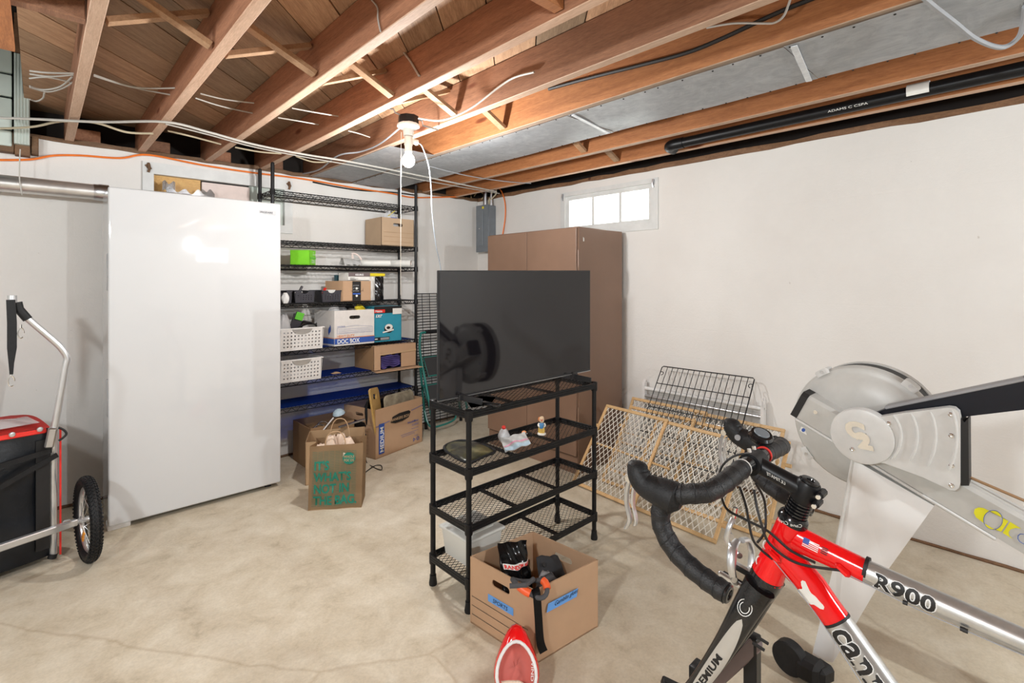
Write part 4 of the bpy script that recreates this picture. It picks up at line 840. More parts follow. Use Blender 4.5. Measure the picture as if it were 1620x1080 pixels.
# box with ladle, bag with handle hole, grocery bag
kb2 = carton('cardboard_box', 'open dark brown cardboard box holding a ladle under the rack', 'box', (1.40, 3.57, 0), UX, UY, .34, .32, .30, M['card4'])
ld = thing('ladle', 'pale green plastic ladle sticking out of the low cardboard box', 'ladle', (1.45, 3.6, .02))
a_, b_ = V((1.42, 3.57, .18)), onY(532, 655, 3.55)
bm = B(); tube(bm, sm([a_, lerp(a_, b_, .5)+V((0, 0, .006)), b_-V((.02, 0, .02))], 6), .008, 8, sy=.6); obj('handle', bm, M['whiteplastic'], ld)
bm = B(); lathe(bm, [(.0, .036), (.022, .032), (.038, .018), (.044, 0), (.042, 0), (.034, .015), (.02, .028), (0, .032)], b_-V((-.02, 0, .0)), (-.25, -.1, 1), 20); obj('bowl', bm, M['paleblue'], ld)
for k in range(3):
    bm = B(); c_ = V((1.46+.05*k, 3.60+.06*k, .24)); tube(bm, [c_+V((.05*math.cos(a), .02*math.sin(a), .045*math.sin(a))) for a in [2*PI*i/20 for i in range(20)]], .005, 6, closed=True)
    tag(obj('wire_whisk', bm, M['chrome']), ['shiny steel ring tool at the left in the low box', 'shiny steel ring tool at the middle in the low box', 'shiny steel ring tool at the back of the low box'][k], 'utensil')
bl = thing('steel_rail', 'long dark steel rail lying over the low box edge', 'rail', (1.7, 3.45, .31)); bm = B(); bar(bm, onY(536, 676, 3.44), onY(577, 663, 3.46), .02, .012, bev=.002); obj('rail_body', bm, M['steel'], bl)
pB = onZ(577, 758, 0); qB = onZ(483, 768, 0); uB = (pB-qB).normalized(); vB = V((-uB.y, uB.x, 0)); wB = (pB-qB).length
bb = carton('brown_paper_box', 'open brown box with a handle hole right behind the grocery bag', 'box', qB, uB, vB, wB, .27, .285, M['kraft'], holes=(2,))
p0, p1 = onZ(487, 808, 0), onZ(572, 802, 0); ug = (p1-p0).normalized(); vg = V((-ug.y, ug.x, 0)); wg = (p1-p0).length; hg = .375
gb = thing('grocery_bag', 'brown paper grocery bag with green lettering standing on the floor', 'bag', p0+ug*wg/2+vg*.08)
def wob(x, z): return .003*math.sin(11*x+3*z)+.002*math.sin(13*z+5*x)
tf = lambda x, z: p0+ug*(x+(.008*(z/hg)))+vg*(wob(x*3, z*3)+.012*z/hg)+V((0, 0, z))
bm = B(); grid(bm, lambda s, t: tf(wg*s, hg*t*(1+.015*s)), 16, 20); bmesh.ops.solidify(bm, geom=bm.faces[:], thickness=-.0008); obj('front_panel', bm, M['kraft'], gb)
bm = B(); grid(bm, lambda s, t: tf(wg*s, hg*t)+vg*(.165), 8, 8); bmesh.ops.solidify(bm, geom=bm.faces[:], thickness=.0008); obj('back_panel', bm, M['kraft'], gb)
for sx_, sg in ((0, -1), (wg, 1)):
    bm = B(); grid(bm, lambda s, t: tf(sx_, hg*t)+vg*(.165*s)-ug*sg*(.026*(1-abs(2*s-1))*t), 8, 12); bmesh.ops.solidify(bm, geom=bm.faces[:], thickness=.0008); obj('gusset', bm, M['kraft'], gb)
bm = B(); plate(bm, [(0, 0), (wg, 0), (wg, .16), (0, .16)], [], p0+V((0, 0, .001)), ug, vg, .002); obj('bottom', bm, M['kraft'], gb)
ft = lambda x, z: tf(x, z)-vg*.0036
for k, (s_, zz) in enumerate((("IT'S", .235), ("WHAT'S", .167), ("NOT IN", .099), ("THE BAG.", .031))):
    obj('lettering', text(s_, .072, lambda x, y: ft(.028+x+.0*k, zz+y), bold=.0022, sx=.80), M['inkgreen'], gb, smooth=0)
bm = B()
for k in range(34):
    z_ = .022+k*.0096; segs = 8
    if z_ > hg-.03: break
    for j in range(segs):
        a, b = .018+(wg-.05)*j/segs, .018+(wg-.05)*(j+.85)/segs
        bm.faces.new([bm.verts.new(ft(*p)+vg*.0007) for p in ((a, z_), (b, z_), (b, z_+.0016), (a, z_+.0016))])
obj('fine_print_lines', bm, M['inkgreen'], gb, kind='stuff', smooth=0)
bm = B(); bm.faces.new([bm.verts.new(ft(*p)-vg*.0004) for p in circ(wg*.74, .295, .036, 28)]); obj('round_logo', bm, M['inkgreen'], gb, smooth=0)
obj('logo_lettering', text('WHOLE\nFOODS', .0215, lambda x, y: ft(wg*.74+x, .298+y)-vg*.0012, 'CENTER', .0005, .82), M['kraft'], gb, smooth=0)
for d_, hh in ((.004, .075), (.155, .11)):
    bm = B(); pts = [p0+ug*(wg/2-.055+.0*d_)+vg*d_+V((0, 0, hg-.03))]; pts = sm([p0+ug*(wg/2+x)+vg*(d_+.012)+V((0, 0, hg+z)) for x, z in ((-.058, -.03), (-.052, hh*.5), (-.025, hh), (.025, hh), (.052, hh*.5), (.058, -.03))], 6); tube(bm, pts, .003, 6); obj('handle', bm, M['card2'], gb)
tf2 = thing('tissue_paper', 'crumpled pinkish tissue paper stuffed in the grocery bag', 'tissue paper', p0+ug*wg/2+vg*.08+V((0, 0, .01))); tf2['kind'] = 'stuff'
for k, (a, b, c_) in enumerate(((.4, .32, .40), (.72, .30, .385), (.2, .35, .35), (.55, .7, .39))):
    bag('sheet', '', '', p0+ug*wg*a+vg*.165*b+V((0, 0, .24)), .085, .07, c_-.22, M['tissue'], 50+k, par=tf2)
cable('extension_lead', 'thin black cord trailing on the floor by the moving box', [onZ(577, 690, .16)] and [p for p in (V((1.63, 3.18, .30)), onZ(579, 728, .02), onZ(590, 738, .006), onZ(603, 743, .006), onZ(603, 736, .008), onZ(592, 737, .006), onZ(575, 749, .006))], .003, 'ink', cat='cord')
# ================================================================ brown steel cabinet
CX, CXB, CY0, CY1, CZ = 2.73, 3.262, 2.204, 3.155, 1.733
cbn = thing('steel_cabinet', 'tall brown two-door steel cabinet against the right wall', 'cabinet', ((CX+CXB)/2, (CY0+CY1)/2, 0))
bm = B(); box(bm, CX+.003, CY0, .0, CXB, CY1, CZ, .003); obj('body', bm, M['brown'], cbn)
ym = onX(836, 380, CX).y
for k, (a, b) in enumerate(((CY0+.006, ym-.002), (ym+.002, CY1-.004))):
    bm = B(); box(bm, CX-.018, a, .13, CX+.002, b, CZ-.006, .0025, 2); dr = obj('door', bm, M['brown'], cbn)
    yy = b-.16 if k == 0 else a+.13
    for dz in (.0,): bm = B(); lathe(bm, [(0, 0), (.011, 0), (.011, .004), (.004, .006), (0, .006)], (CX-.018, yy if k == 0 else a+.10, CZ-.31), (-1, 0, 0), 12); obj('lock', bm, M['chrome'], dr)
for z_ in (.35, 1.45): bm = B(); cyl(bm, (CX-.006, CY0-.004, z_), (CX-.006, CY0-.004, z_+.12), .006, 8); obj('hinge', bm, M['brown'], cbn)
bm = B(); box(bm, CX-.002, CY0+.004, .0, CX+.002, CY1-.004, .12, .001); obj('kick_plate', bm, M['brown'], cbn)
bm = B(); plate(bm, [(0, 0), (.012, .0), (.012, .022), (0, .03)], [], (CX+.05, CY0-.0015, CZ-.10), UX, (0, 0, 1), .001); obj('white_mark', bm, M['labelwhite'], cbn)
# ================================================================ small mesh shelf with the screen
SX0, SX1, SY0, SY1 = 1.275, 2.112, 1.60, 1.855
ms = thing('mesh_shelf', 'low black four-tier metal mesh shelf with the television on top', 'shelving', ((SX0+SX1)/2, (SY0+SY1)/2, 0))
ZS = [.823, .587, .360, .140]
for x in (SX0, SX1):
    for y in (SY0, SY1):
        bm = B(); tube(bm, [(x, y, .0), (x, y, .012), (x, y, .03), (x, y, .82)], [.016, .015, .0115, .0115], 14)
        p_ = obj('post', bm, M['black'], ms)
        bm = B(); lathe(bm, [(0, 0), (.017, 0), (.018, .01), (.0145, .034), (.0145, .045), (0, .045)], (x, y, 0), seg=14); obj('foot_cap', bm, M['blackgrip'], p_)
for z in ZS:
    bm = B()
    def rim(x0, y0, x1, y1):
        for k in range(3): bar(bm, (x0, y0, z-.005-.011*k), (x1, y1, z-.005-.011*k), .007, .0095, bev=.0015)
        bar(bm, (x0, y0, z-.016), (x1, y1, z-.016), .003, .03)
    rim(SX0, SY0-.012, SX1, SY0-.012); rim(SX0, SY1+.012, SX1, SY1+.012); rim(SX0-.012, SY0, SX0-.012, SY1); rim(SX1+.012, SY0, SX1+.012, SY1)
    for x in (SX0, SX1):
        for y in (SY0, SY1): lathe(bm, [(.0115, z-.045), (.0155, z-.045), (.017, z-.038), (.017, z+.0), (.014, z+.002), (0, z+.002)], (x, y, 0), seg=14)
    sh = obj('shelf', bm, M['black'], ms)
    bm = B(); x0, x1, y0, y1 = SX0-.01, SX1+.01, SY0-.01, SY1+.01; pz = .035
    for sl in (.62, -.62):      # expanded metal diamonds
        c_ = x0-(y1-y0)/abs(sl)*1.0
        k = -int((y1-y0)/.62/pz)-1
        while True:
            xs0 = x0+k*pz
            if xs0 > x1+ (y1-y0)/.62: break
            pa, pb_ = ((xs0, y0), (xs0+(y1-y0)/.62, y1)) if sl > 0 else ((xs0, y1), (xs0+(y1-y0)/.62, y0))
            t0 = max(0, (x0-pa[0])/(pb_[0]-pa[0])); t1 = min(1, (x1-pa[0])/(pb_[0]-pa[0]))
            if t1 > t0+.02:
                a, b = lerp((*pa, z-.012), (*pb_, z-.012), t0), lerp((*pa, z-.012), (*pb_, z-.012), t1)
                bar(bm, a, b, .0020, .0016)
            k += 1
    obj('expanded_mesh', bm, M['black'], sh, kind='stuff', smooth=0)
    for t in (.33, .66): x = SX0+(SX1-SX0)*t; bm = B(); box(bm, x-.011, SY0-.01, z-.022, x+.011, SY1+.01, z-.014, .001); obj('cross_brace', bm, M['black'], sh)
# television
tvl, tvr = V((1.204+.004, 1.72, 0)), onY(934, 586, 1.675); tvr.z = 0
tv = thing('television', 'large black flat-screen television standing on the mesh shelf', 'television', (1.7, 1.70, .825))
ut = (tvr-tvl).normalized(); nt = V((ut.y, -ut.x, 0)); wt = (tvr-tvl).length
zb0, zb1 = .85, .866; zt0, zt1 = 1.396, 1.41
def TV(x, z, d=0): s = x/wt; return tvl+ut*x+V((0, 0, (zb0+(zb1-zb0)*s)*(1-z)+(zt0+(zt1-zt0)*s)*z))+nt*(-d)
def slab(x0, x1, z0, z1, d0, d1, bev=0):
    bm = B(); vs = [bm.verts.new(TV(x, z, d)) for d in (d0, d1) for x, z in ((x0, z0), (x1, z0), (x1, z1), (x0, z1))]
    for f in ((0, 1, 2, 3), (7, 6, 5, 4), (0, 4, 5, 1), (1, 5, 6, 2), (2, 6, 7, 3), (3, 7, 4, 0)): bm.faces.new([vs[i] for i in f])
    if bev: bmesh.ops.bevel(bm, geom=bm.edges[:], offset=bev, segments=2, affect='EDGES')
    return bm
obj('bezel', slab(0, wt, 0, 1, 0, .012, .002), M['tvplastic'], tv); obj('screen', slab(.007, wt-.007, .018, .988, -.001, .0002), M['screen'], tv)
obj('back_shell', slab(.12, wt-.12, .04, .7, .012, .05, .01), M['tvplastic'], tv); obj('chrome_edge', slab(.0, wt, -.004, .002, -.0012, .008), M['steel'], tv)
for x in (.12, wt-.13):
    c_ = TV(x, 0, .004); zf = .8255
    for s_ in (1, -1):
        e2 = V((c_.x+(-.015 if x < .5 else .015)+.0*s_, c_.y-s_*.105, zf))
        e2 = c_+V((.035 if x < .5 else .02, -s_*.10, 0)); e2.z = zf+.006
        bm = B(); bar(bm, V((c_.x, c_.y, zf+.022)), e2+V((0, 0, .008)), .008, .028, bev=.002); obj('foot', bm, M['tvplastic'], tv)
    bm = B(); box(bm, c_.x-.02, c_.y-.012, zf+.01, c_.x+.02, c_.y+.012, c_.z+.01, .003); obj('foot_neck', bm, M['tvplastic'], tv)
# things on the mesh shelf
zt_ = ZS[0]-.009
p = [onZ(u, v, zt_+.004) for u, v in ((738, 634), (760, 626), (784, 628), (776, 640), (745, 645))]
bm = B(); vs = [bm.verts.new(q_) for q_ in p]; bm.faces.new(vs); bmesh.ops.solidify(bm, geom=bm.faces[:], thickness=.001); tag(obj('paper_sheet', bm, M['labelwhite']), 'folded white paper lying on top shelf under the television', 'paper')
a, b = onZ(762, 637, zt_+.012), onZ(790, 642, zt_+.012)
rc = thing('remote_control', 'slim black remote on the top shelf by the television foot', 'remote', (a+b)/2-V((0, 0, .01)))
bm = B(); bar(bm, a, b, .03, .014, bev=.003); obj('case', bm, M['blackgloss'], rc)
zm = ZS[1]-.010
pn = thing('net_pouch', 'black mesh pouch with mottled yellow contents on the second shelf', 'pouch', onZ(740, 715, zm))
pts = [onZ(u, v, zm+.012) for u, v in ((703, 706), (725, 697), (748, 699), (783, 712), (765, 722), (740, 731), (712, 718))]
pts = [V((max(q_.x, SX0+.018), q_.y, q_.z)) for q_ in pts]
bm = B(); cc = sum(pts, V())/len(pts); n = len(pts)*4; ol = sm(pts, 4, True)
rings = []
for s_, h_ in ((1, 0), (.98, .006), (.8, .012), (.45, .014)): rings.append([bm.verts.new(cc+(q_-cc)*s_+V((0, 0, h_+.004*math.sin(i*.9)*s_-.006))) for i, q_ in enumerate(ol)])
for r1, r2 in zip(rings, rings[1:]):
    for i in range(n): bm.faces.new((r1[i], r1[(i+1) % n], r2[(i+1) % n], r2[i]))
bm.faces.new(rings[0][::-1]); bm.faces.new(rings[-1]); obj('pouch_body', bm, M['net'], pn, smooth=1.5)
bm = B(); tube(bm, [q_+V((0, 0, .0)) for q_ in ol], .006, 6, closed=True); obj('edge_piping', bm, M['blackgrip'], pn)
zb_ = thing('zip_bag', 'clear zip bag with pink and blue stripes on the second shelf', 'bag', onZ(815, 705, zm))
A = [onZ(792, 693, zm+.03), onZ(830, 683, zm+.04), onZ(840, 702, zm+.012), onZ(799, 716, zm+.008)]
def qd(s, t, k=0): return (A[3]*(1-s)+A[2]*s)*(1-t)+(A[0]*(1-s)+A[1]*s)*t+V((0, 0, .012*math.sin(PI*s)*math.sin(PI*t)+.003*math.sin(13*s+7*t)+k))
bm = B(); grid(bm, lambda s, t: qd(s, t), 12, 10); bmesh.ops.solidify(bm, geom=bm.faces[:], thickness=.006); obj('film', bm, M['white'], zb_)
bm = B(); grid(bm, lambda s, t: qd(.02+.96*s, .30+.07*t, .0012), 12, 1); obj('pink_stripe', bm, M['pink'], zb_)
bm = B(); grid(bm, lambda s, t: qd(.02+.96*s, .02+.20*t, .0012), 12, 1); obj('blue_stripe', bm, M['paleblue'], zb_)
bg = thing('ornament_packet', 'clear crinkled packet with red ornament behind the zip bag', 'packet', onZ(797, 700, zm))
cpt = onZ(797, 700, zm); bag('film', '', '', cpt+V((0, .0, .002)), .055, .05, .065, M['clearbag'], 61, par=bg)
bm = B(); lathe(bm, [(0, 0), (.008, .003), (.011, .010), (.008, .018), (0, .021)], cpt+V((0, 0, .062)), seg=10); obj('red_bow', bm, M['red'], bg)
bag('red_contents', '', '', cpt+V((0, -.005, .004)), .03, .03, .04, M['white'], 62, par=bg)
tk = onZ(836, 690, zm); dk = thing('dark_trinket', 'small orange and black trinket right behind the zip bag', 'trinket', tk)
bag('body', '', '', tk+V((.002, 0, 0)), .038, .045, .022, M['blackgloss'], 63, par=dk); bag('orange_part', '', '', tk+V((-.012, .018, .006)), .026, .026, .02, M['inkorange'], 64, par=dk)
fp = onZ(857, 687, zm); fg = thing('figurine', 'little painted ceramic figurine with blue shirt and yellow trousers', 'figurine', fp, rz=-.8); Lf = L(fg)
bm = B(); lathe(bm, [(0, 0), (.0215, 0), (.022, .006), (.018, .009), (0, .009)], seg=16); obj('base', bm, M['cream'], fg, Lf)
bm = B()
for s_ in (-1, 1): tube(bm, [(.006*s_, -.002, .006), (.0075*s_, 0, .02), (.006*s_, 0, .036)], [.007, .0085, .009], 10)
tube(bm, [(-.013, .006, .008), (-.013, .006, .034)], [.005, .004], 8); obj('legs', bm, M['figyellow'], fg, Lf)
bm = B(); tube(bm, [(0, 0, .032), (0, 0, .042), (0, 0, .056), (0, 0, .062)], [.013, .0145, .0125, .006], 12, sy=.8); obj('torso', bm, M['figblue'], fg, Lf)
for s_ in (-1, 1): bm = B(); tube(bm, sm([(.012*s_, 0, .057), (.0175*s_, -.003, .048), (.012*s_, -.012, .043)], 4), [.0045]*9, 8); obj('arm', bm, M['cream'], fg, Lf)
bm = B(); tube(bm, sm([(0, 0, .058), (0, -.001, .066), (0, -.001, .076), (.001, 0, .086), (.001, .001, .092)], 3), [.005, .006, .0095, .0115, .0125, .013, .0125, .0125, .0115, .0105, .009, .007, .002], 12); hd_ = obj('head', bm, M['skinclay'], fg, Lf)
bm = B()
for s_ in (-1, 1): lathe(bm, [(0, 0), (.0018, .0005), (0, .001)], (.005*s_, -.0125, .080), (0, -1, 0), 6)
obj('eyes', bm, M['ink'], hd_, Lf, kind='stuff'); bm = B(); lathe(bm, [(0, 0), (.004, .001), (.003, .004), (0, .005)], (0, -.0125, .075), (0, -1, 0), 8); obj('nose', bm, M['red'], hd_, Lf)
bm = B(); tube(bm, sm([(-.0115, 0, .088), (-.014, 0, .078), (-.012, 0, .068)], 3), [.003, .004, .0045, .005, .005, .004, .003], 8); obj('hair', bm, M['inkorange'], hd_, Lf)
# plastic container on the bottom shelf
z_ = ZS[3]-.009; fc = thing('plastic_container', 'frosted white plastic container on the lowest shelf', 'container', (SX0+.10, 1.72, z_))
ca, cb_ = SX0+.025, onZ(775, 868, z_).x+.005; cy0, cy1 = SY0+.03, SY1-.02
bm = B(); tb_ = [(ca+.015, cy0+.01), (cb_-.015, cy0+.01), (cb_-.015, cy1-.01), (ca+.015, cy1-.01)]; tt = [(ca, cy0), (cb_, cy0), (cb_, cy1), (ca, cy1)]
v0 = [bm.verts.new((*q_, z_+.001)) for q_ in tb_]; v1 = [bm.verts.new((*q_, z_+.125)) for q_ in tt]; bm.faces.new(v0[::-1])
for i in range(4): bm.faces.new((v0[i], v0[(i+1) % 4], v1[(i+1) % 4], v1[i]))
bmesh.ops.bevel(bm, geom=bm.edges[:], offset=.012, segments=3, affect='EDGES'); bmesh.ops.solidify(bm, geom=bm.faces[:], thickness=.002); obj('tub', bm, M['frost'], fc)
bm = B(); box(bm, ca-.006, cy0-.006, z_+.122, cb_+.006, cy1+.006, z_+.136, .005, 2); box(bm, ca+.03, cy0+.03, z_+.136, cb_-.03, cy1-.03, z_+.142, .004, 2); obj('lid', bm, M['frost'], fc)
# ================================================================ sports box
k0, k1, k2 = onZ(744, 984, 0), onZ(846, 1052, 0), onZ(946, 991, 0)
u_ = (k2-k1).normalized(); v_ = V((-u_.y, u_.x, 0)); wS = (k2-k1).length; dS = (k0-k1).length; hS = .262
vL = (k0-k1).normalized()
sb = carton('cardboard_box', 'open cardboard box with blue tape labels in front of the mesh shelf', 'box', k1, u_, vL, wS, dS, hS, M['card'], t=.005, holes=(1, 3))
fn = lambda x, y: k1+u_*x+V((0, 0, y))-v_*.007; rs = sb['root']
patch('blue_tape', lambda x, y: fn(x+.25*(y-.17), y), .05, .168, .20, .198, M['painter'], rs)
obj('handwriting', text('Gamblin glues', .021, lambda x, y: fn(.085+x+.0, .178+y+.05*x)-v_*.001, shear=.4), M['ink'], rs, smooth=0)
nl = V((-vL.y, vL.x, 0)); nl = nl if nl.x < 0 else -nl
fl = lambda x, y: k0-vL*x+V((0, 0, y))+nl*.0012
patch('blue_tape', lambda x, y: fl(x, y), .10, .128, .23, .156, M['painter'], rs)
obj('handwriting', text('SPORTS', .022, lambda x, y: fl(.125+x, .134+y)+nl*.001, shear=.2), M['ink'], rs, smooth=0)
lines('printed_lines', fl, [(.01, .11, dS-.03, .11), (.01, .075, dS-.03, .075), (.01, .04, dS-.03, .04)], .0022, M['ink'], rs)
ctr = k1+u_*wS/2+vL*dS/2
def at(a, b, z): return k1+u_*wS*a+vL*dS*b+V((0, 0, z))
bp = thing('plastic_package', 'shiny black plastic package with red lettering in the open box', 'package', at(.3, .5, .02))
A4 = [at(.06, .50, .10), at(.50, .50, .10), at(.62, .74, .295), at(.24, .80, .31)]
def bpf(s, t): return (A4[0]*(1-s)+A4[1]*s)*(1-t)+(A4[3]*(1-s)+A4[2]*s)*t+v_*(-.028*math.sin(PI*s)*math.sin(PI*t)+.005*math.sin(14*s+9*t)+.004*math.sin(21*t-5*s))
bm = B(); grid(bm, bpf, 18, 18); bmesh.ops.solidify(bm, geom=bm.faces[:], thickness=.012); obj('packet', bm, M['blackgloss'], bp, smooth=1.2)
bm = B(); grid(bm, lambda s, t: bpf(.08+.88*s, .62+.075*t)-v_*.003, 18, 2); obj('red_strip', bm, M['labelwhite'], bp)
obj('lettering', text('RANDOM KEY', .1, lambda x, y: bpf(.1+x*1.28, .632+y*.72)-v_*.0055, bold=.004, sx=1.0), M['red'], bp, smooth=0)
gl_ = thing('fabric_cap', 'grey fabric cap with black button in the open box', 'cap', at(.65, .45, .05))
bm = B(); A5 = [at(.44, .32, .12), at(.90, .36, .15), at(.92, .52, .225), at(.60, .56, .25)]
def gf(s, t): return (A5[0]*(1-s)+A5[1]*s)*(1-t)+(A5[3]*(1-s)+A5[2]*s)*t+V((0, 0, .045*math.sin(PI*s)*math.sin(PI*t)+.004*math.sin(11*s+5*t)))
grid(bm, gf, 14, 14); bmesh.ops.solidify(bm, geom=bm.faces[:], thickness=.01); obj('fabric', bm, M['greyfabric'], gl_, smooth=1.2)
bm = B(); lathe(bm, [(0, 0), (.009, 0), (.008, .004), (0, .005)], gf(.22, .62)-v_*.004+V((0, 0, .004)), (-.3, -.6, .7), 12); obj('button', bm, M['ink'], gl_)
bag('padded_roll', 'smooth black padded roll in the near corner of the open box', 'pad', at(.40, .20, .07), .16, .09, .165, M['greyfabric'], 71)
bag('grey_pad', 'pale grey rubber pad between cap and black roll in the box', 'pad', at(.50, .33, .06), .08, .07, .165, M['grey'], 72)
hr = thing('hand_ring', 'grey rope ring with orange grips hanging over the near box corner', 'ring', at(0, .1, .24))
cR = at(.03, .10, .266); pts = [cR+V((.052*math.cos(a)*.7+.02*math.sin(a), -.06*math.sin(a), .012*math.sin(2*a)-.035*(math.sin(a) > .5)*(math.sin(a)-.5))) for a in [2*PI*i/28 for i in range(28)]]
bm = B(); tube(bm, pts, .0085, 10, closed=True); obj('ring', bm, M['greyfabric'], hr)
bm = B(); tube(bm, [cR+V((-.07, .03, .012)), cR+V((-.03, -.01, .016)), cR+V((.02, .0, .012))], .0085, 10); obj('ring', bm, M['greyfabric'], hr)
for i in (2, 12): bm = B(); tube(bm, pts[i:i+4], .0135, 12); obj('orange_grip', bm, M['orange'], hr)
bm = B(); sp = sm([at(.02, .05, .262), at(-.03, -.03, .255), at(-.02, -.045, .17), at(.0, -.05, .09), at(.04, -.06, .05)], 6); grid(bm, lambda s, t: sp[min(int(t*24), 24)]+u_*(.035*s-.012)-v_*.004, 2, 24); bmesh.ops.solidify(bm, geom=bm.faces[:], thickness=.0018); tag(obj('black_strap', bm, M['blackgrip']), 'black webbing strap hanging down the corner of the open box', 'strap')
# red drawstring bag
rb = thing('drawstring_bag', 'red drawstring bag with white rim and pink mesh at the box corner', 'bag', onZ(815, 1090, 0)+V((0, 0, 0)))
base = onZ(818, 1118, 0.0); up_ = V((0, 0, 1)); vd = V((SA, CA, 0)); rt = V((CA, -SA, 0))
tipp = lerp(onZ(822, 1008, .13), k1, 0)
mouth = []
mc = onZ(815, 1062, .10)
for i in range(24):
    a = 2*PI*i/24; rx, rz_ = .062, .085
    mouth.append(mc+rt*(rx*math.cos(a)*(1-.18*math.sin(a))+.004)+up_*(rz_*.62*math.sin(a)+.006)+vd*(rz_*.62*math.sin(a)))
bm = B(); bk = mc+vd*.05+V((0, 0, -.03)); rings = []
for s_, off in ((1, 0), (1.12, .012), (1.2, .045), (1.08, .08), (.55, .10)):
    rings.append([bm.verts.new(V((q_.x, q_.y, max(.003, q_.z)))) for q_ in [mc+(m-mc)*s_+vd*off+V((0, 0, -off*.55)) + (up_*.035*max(0, math.sin(2*PI*i/24)-.6)/.4*(1 if s_ > 1.05 else 0)) for i, m in enumerate(mouth)]])
for r1, r2 in zip(rings, rings[1:]):
    for i in range(24): bm.faces.new((r1[i], r1[(i+1) % 24], r2[(i+1) % 24], r2[i]))
bm.faces.new(rings[-1]); obj('red_shell', bm, M['redgloss'], rb, smooth=1.5)
bm = B(); tube(bm, mouth, .0055, 8, closed=True); obj('white_rim', bm, M['white'], rb)
bm = B(); rr = []
for s_, off in ((.96, .004), (.75, .03), (.4, .045), (.0, .035)):
    rr.append([bm.verts.new(mc+(m-mc)*s_+vd*off+V((0, 0, -off*.5+.006*math.sin(i*1.7+s_*9)))) for i, m in enumerate(mouth)])
for r1, r2 in zip(rr, rr[1:]):
    for i in range(24): bm.faces.new((r1[i], r1[(i+1) % 24], r2[(i+1) % 24], r2[i]))
obj('pink_mesh_lining', bm, M['pinkmesh'], rb, smooth=1.5)
bm = B()
for k in range(3): tube(bm, sm([mc+rt*(-.045+.02*k)-vd*.008+V((0, 0, -.03)), mc+rt*(-.01+.01*k)-vd*.02+V((0, 0, -.018)), mc+rt*(.03)-vd*.012+V((0, 0, -.035))], 5), .005, 6)
obj('drawstring', bm, M['tissue'], rb)
obj('lettering', text('WIND', .020, lambda x, y: mc+rt*(.052-.10*x*x*9+y*.6)+up_*(.03-x*.75)+vd*(.03-x*.75)*1.0-vd*.012), M['white'], rb, smooth=0)
# ================================================================ baby gates leaning on the right wall
def gate(label, BL, BR, TL, split, knobs, pitch=.036, seed=0):
    BL, BR, TL = V(BL), V(BR), V(TL); u = (BR-BL); w_ = u.length; u.normalize(); vv = TL-BL; h_ = vv.length; v = (vv-u*vv.dot(u)).normalized()
    n = u.cross(v).normalized()
    if n.x > 0: n = -n                                # outward, toward the room
    g = thing('baby_gate', label, 'baby gate', (BL+BR)/2, group='wooden baby gates leaning on the right wall')
    P = lambda a, b, d=0: BL+u*a+v*b+n*d
    def panel(a0, a1, b0, b1, d, kn):
        rw, th = .020, .013
        for q0, q1 in (((a0, b1-rw/2), (a1, b1-rw/2)), ((a0, b0+rw/2), (a1, b0+rw/2))):
            bm = B(); bar(bm, P(*q0, d), P(*q1, d), th, rw, up=v, bev=.002); obj('rail', bm, M['pine'], g)
        for a in (a0+rw/2, a1-rw/2):
            bm = B(); bar(bm, P(a, b0+rw, d), P(a, b1-rw, d), rw, th, up=n, bev=.002); obj('stile', bm, M['pine'], g)
        bm = B(); A0, A1, B0, B1 = a0+rw*.8, a1-rw*.8, b0+rw*.8, b1-rw*.8; sl = 1.6; W = A1-A0; Hh = B1-B0
        for sg in (1, -1):
            k = -int(Hh/sl/pitch)-1
            while k*pitch < W:
                x0 = k*pitch; xa_, xb_ = (x0, x0+Hh/sl)
                t0, t1 = max(0, (0-xa_)/(xb_-xa_)), min(1, (W-xa_)/(xb_-xa_))
                if t1 > t0+.03:
                    f = (lambda t: P(A0+xa_+(xb_-xa_)*t, B0+Hh*t, d+.001*sg)) if sg > 0 else (lambda t: P(A0+xa_+(xb_-xa_)*t, B1-Hh*t, d+.001*sg))
                    bar(bm, f(t0), f(t1), .0034, .0022, up=n)
                k += 1
        obj('mesh_lattice', bm, M['cream'], g, kind='stuff', smooth=0)
        if kn:
            for b in (b0+.10, b1-.14):
                bm = B(); q_ = P(a1+.0, b, d+.0); cyl(bm, q_-u*.002, q_+u*.03, .011, 12); obj('knob', bm, M['pine'], g)
    panel(0, w_*split, 0, h_, 0, False); panel(w_*(split-.09), w_, -.0 if False else .004, h_-.006, -.016, knobs)
    bm = B(); cyl(bm, P(.02, h_*.52, -.008), P(w_*.62, h_*.50, -.008), .007, 8); obj('locking_bar', bm, M['pine'], g)
    for a in (.01,):
        bm = B(); q_ = P(a, h_*.72, 0); cyl(bm, q_, q_-u*.03, .011, 12); obj('knob', bm, M['pine'], g)
    return g
FL = .011
def fz3(u, v): p = onZ(u, v, FL); return p
gate('frontmost wood-framed baby gate with cream plastic lattice', fz3(905, 763), fz3(1130, 860), onX(962, 640, 2.93), .50, True)
gate('middle wood-framed baby gate, behind the frontmost one', (2.74, 2.02, FL), (2.735, .965, FL), onX(988, 640, 3.09), .47, True)
gate('rearmost wood-framed baby gate, closest to the wall', (2.93, 2.08, FL), (2.91, 1.03, FL), onX(986, 626, 3.205), .55, False)
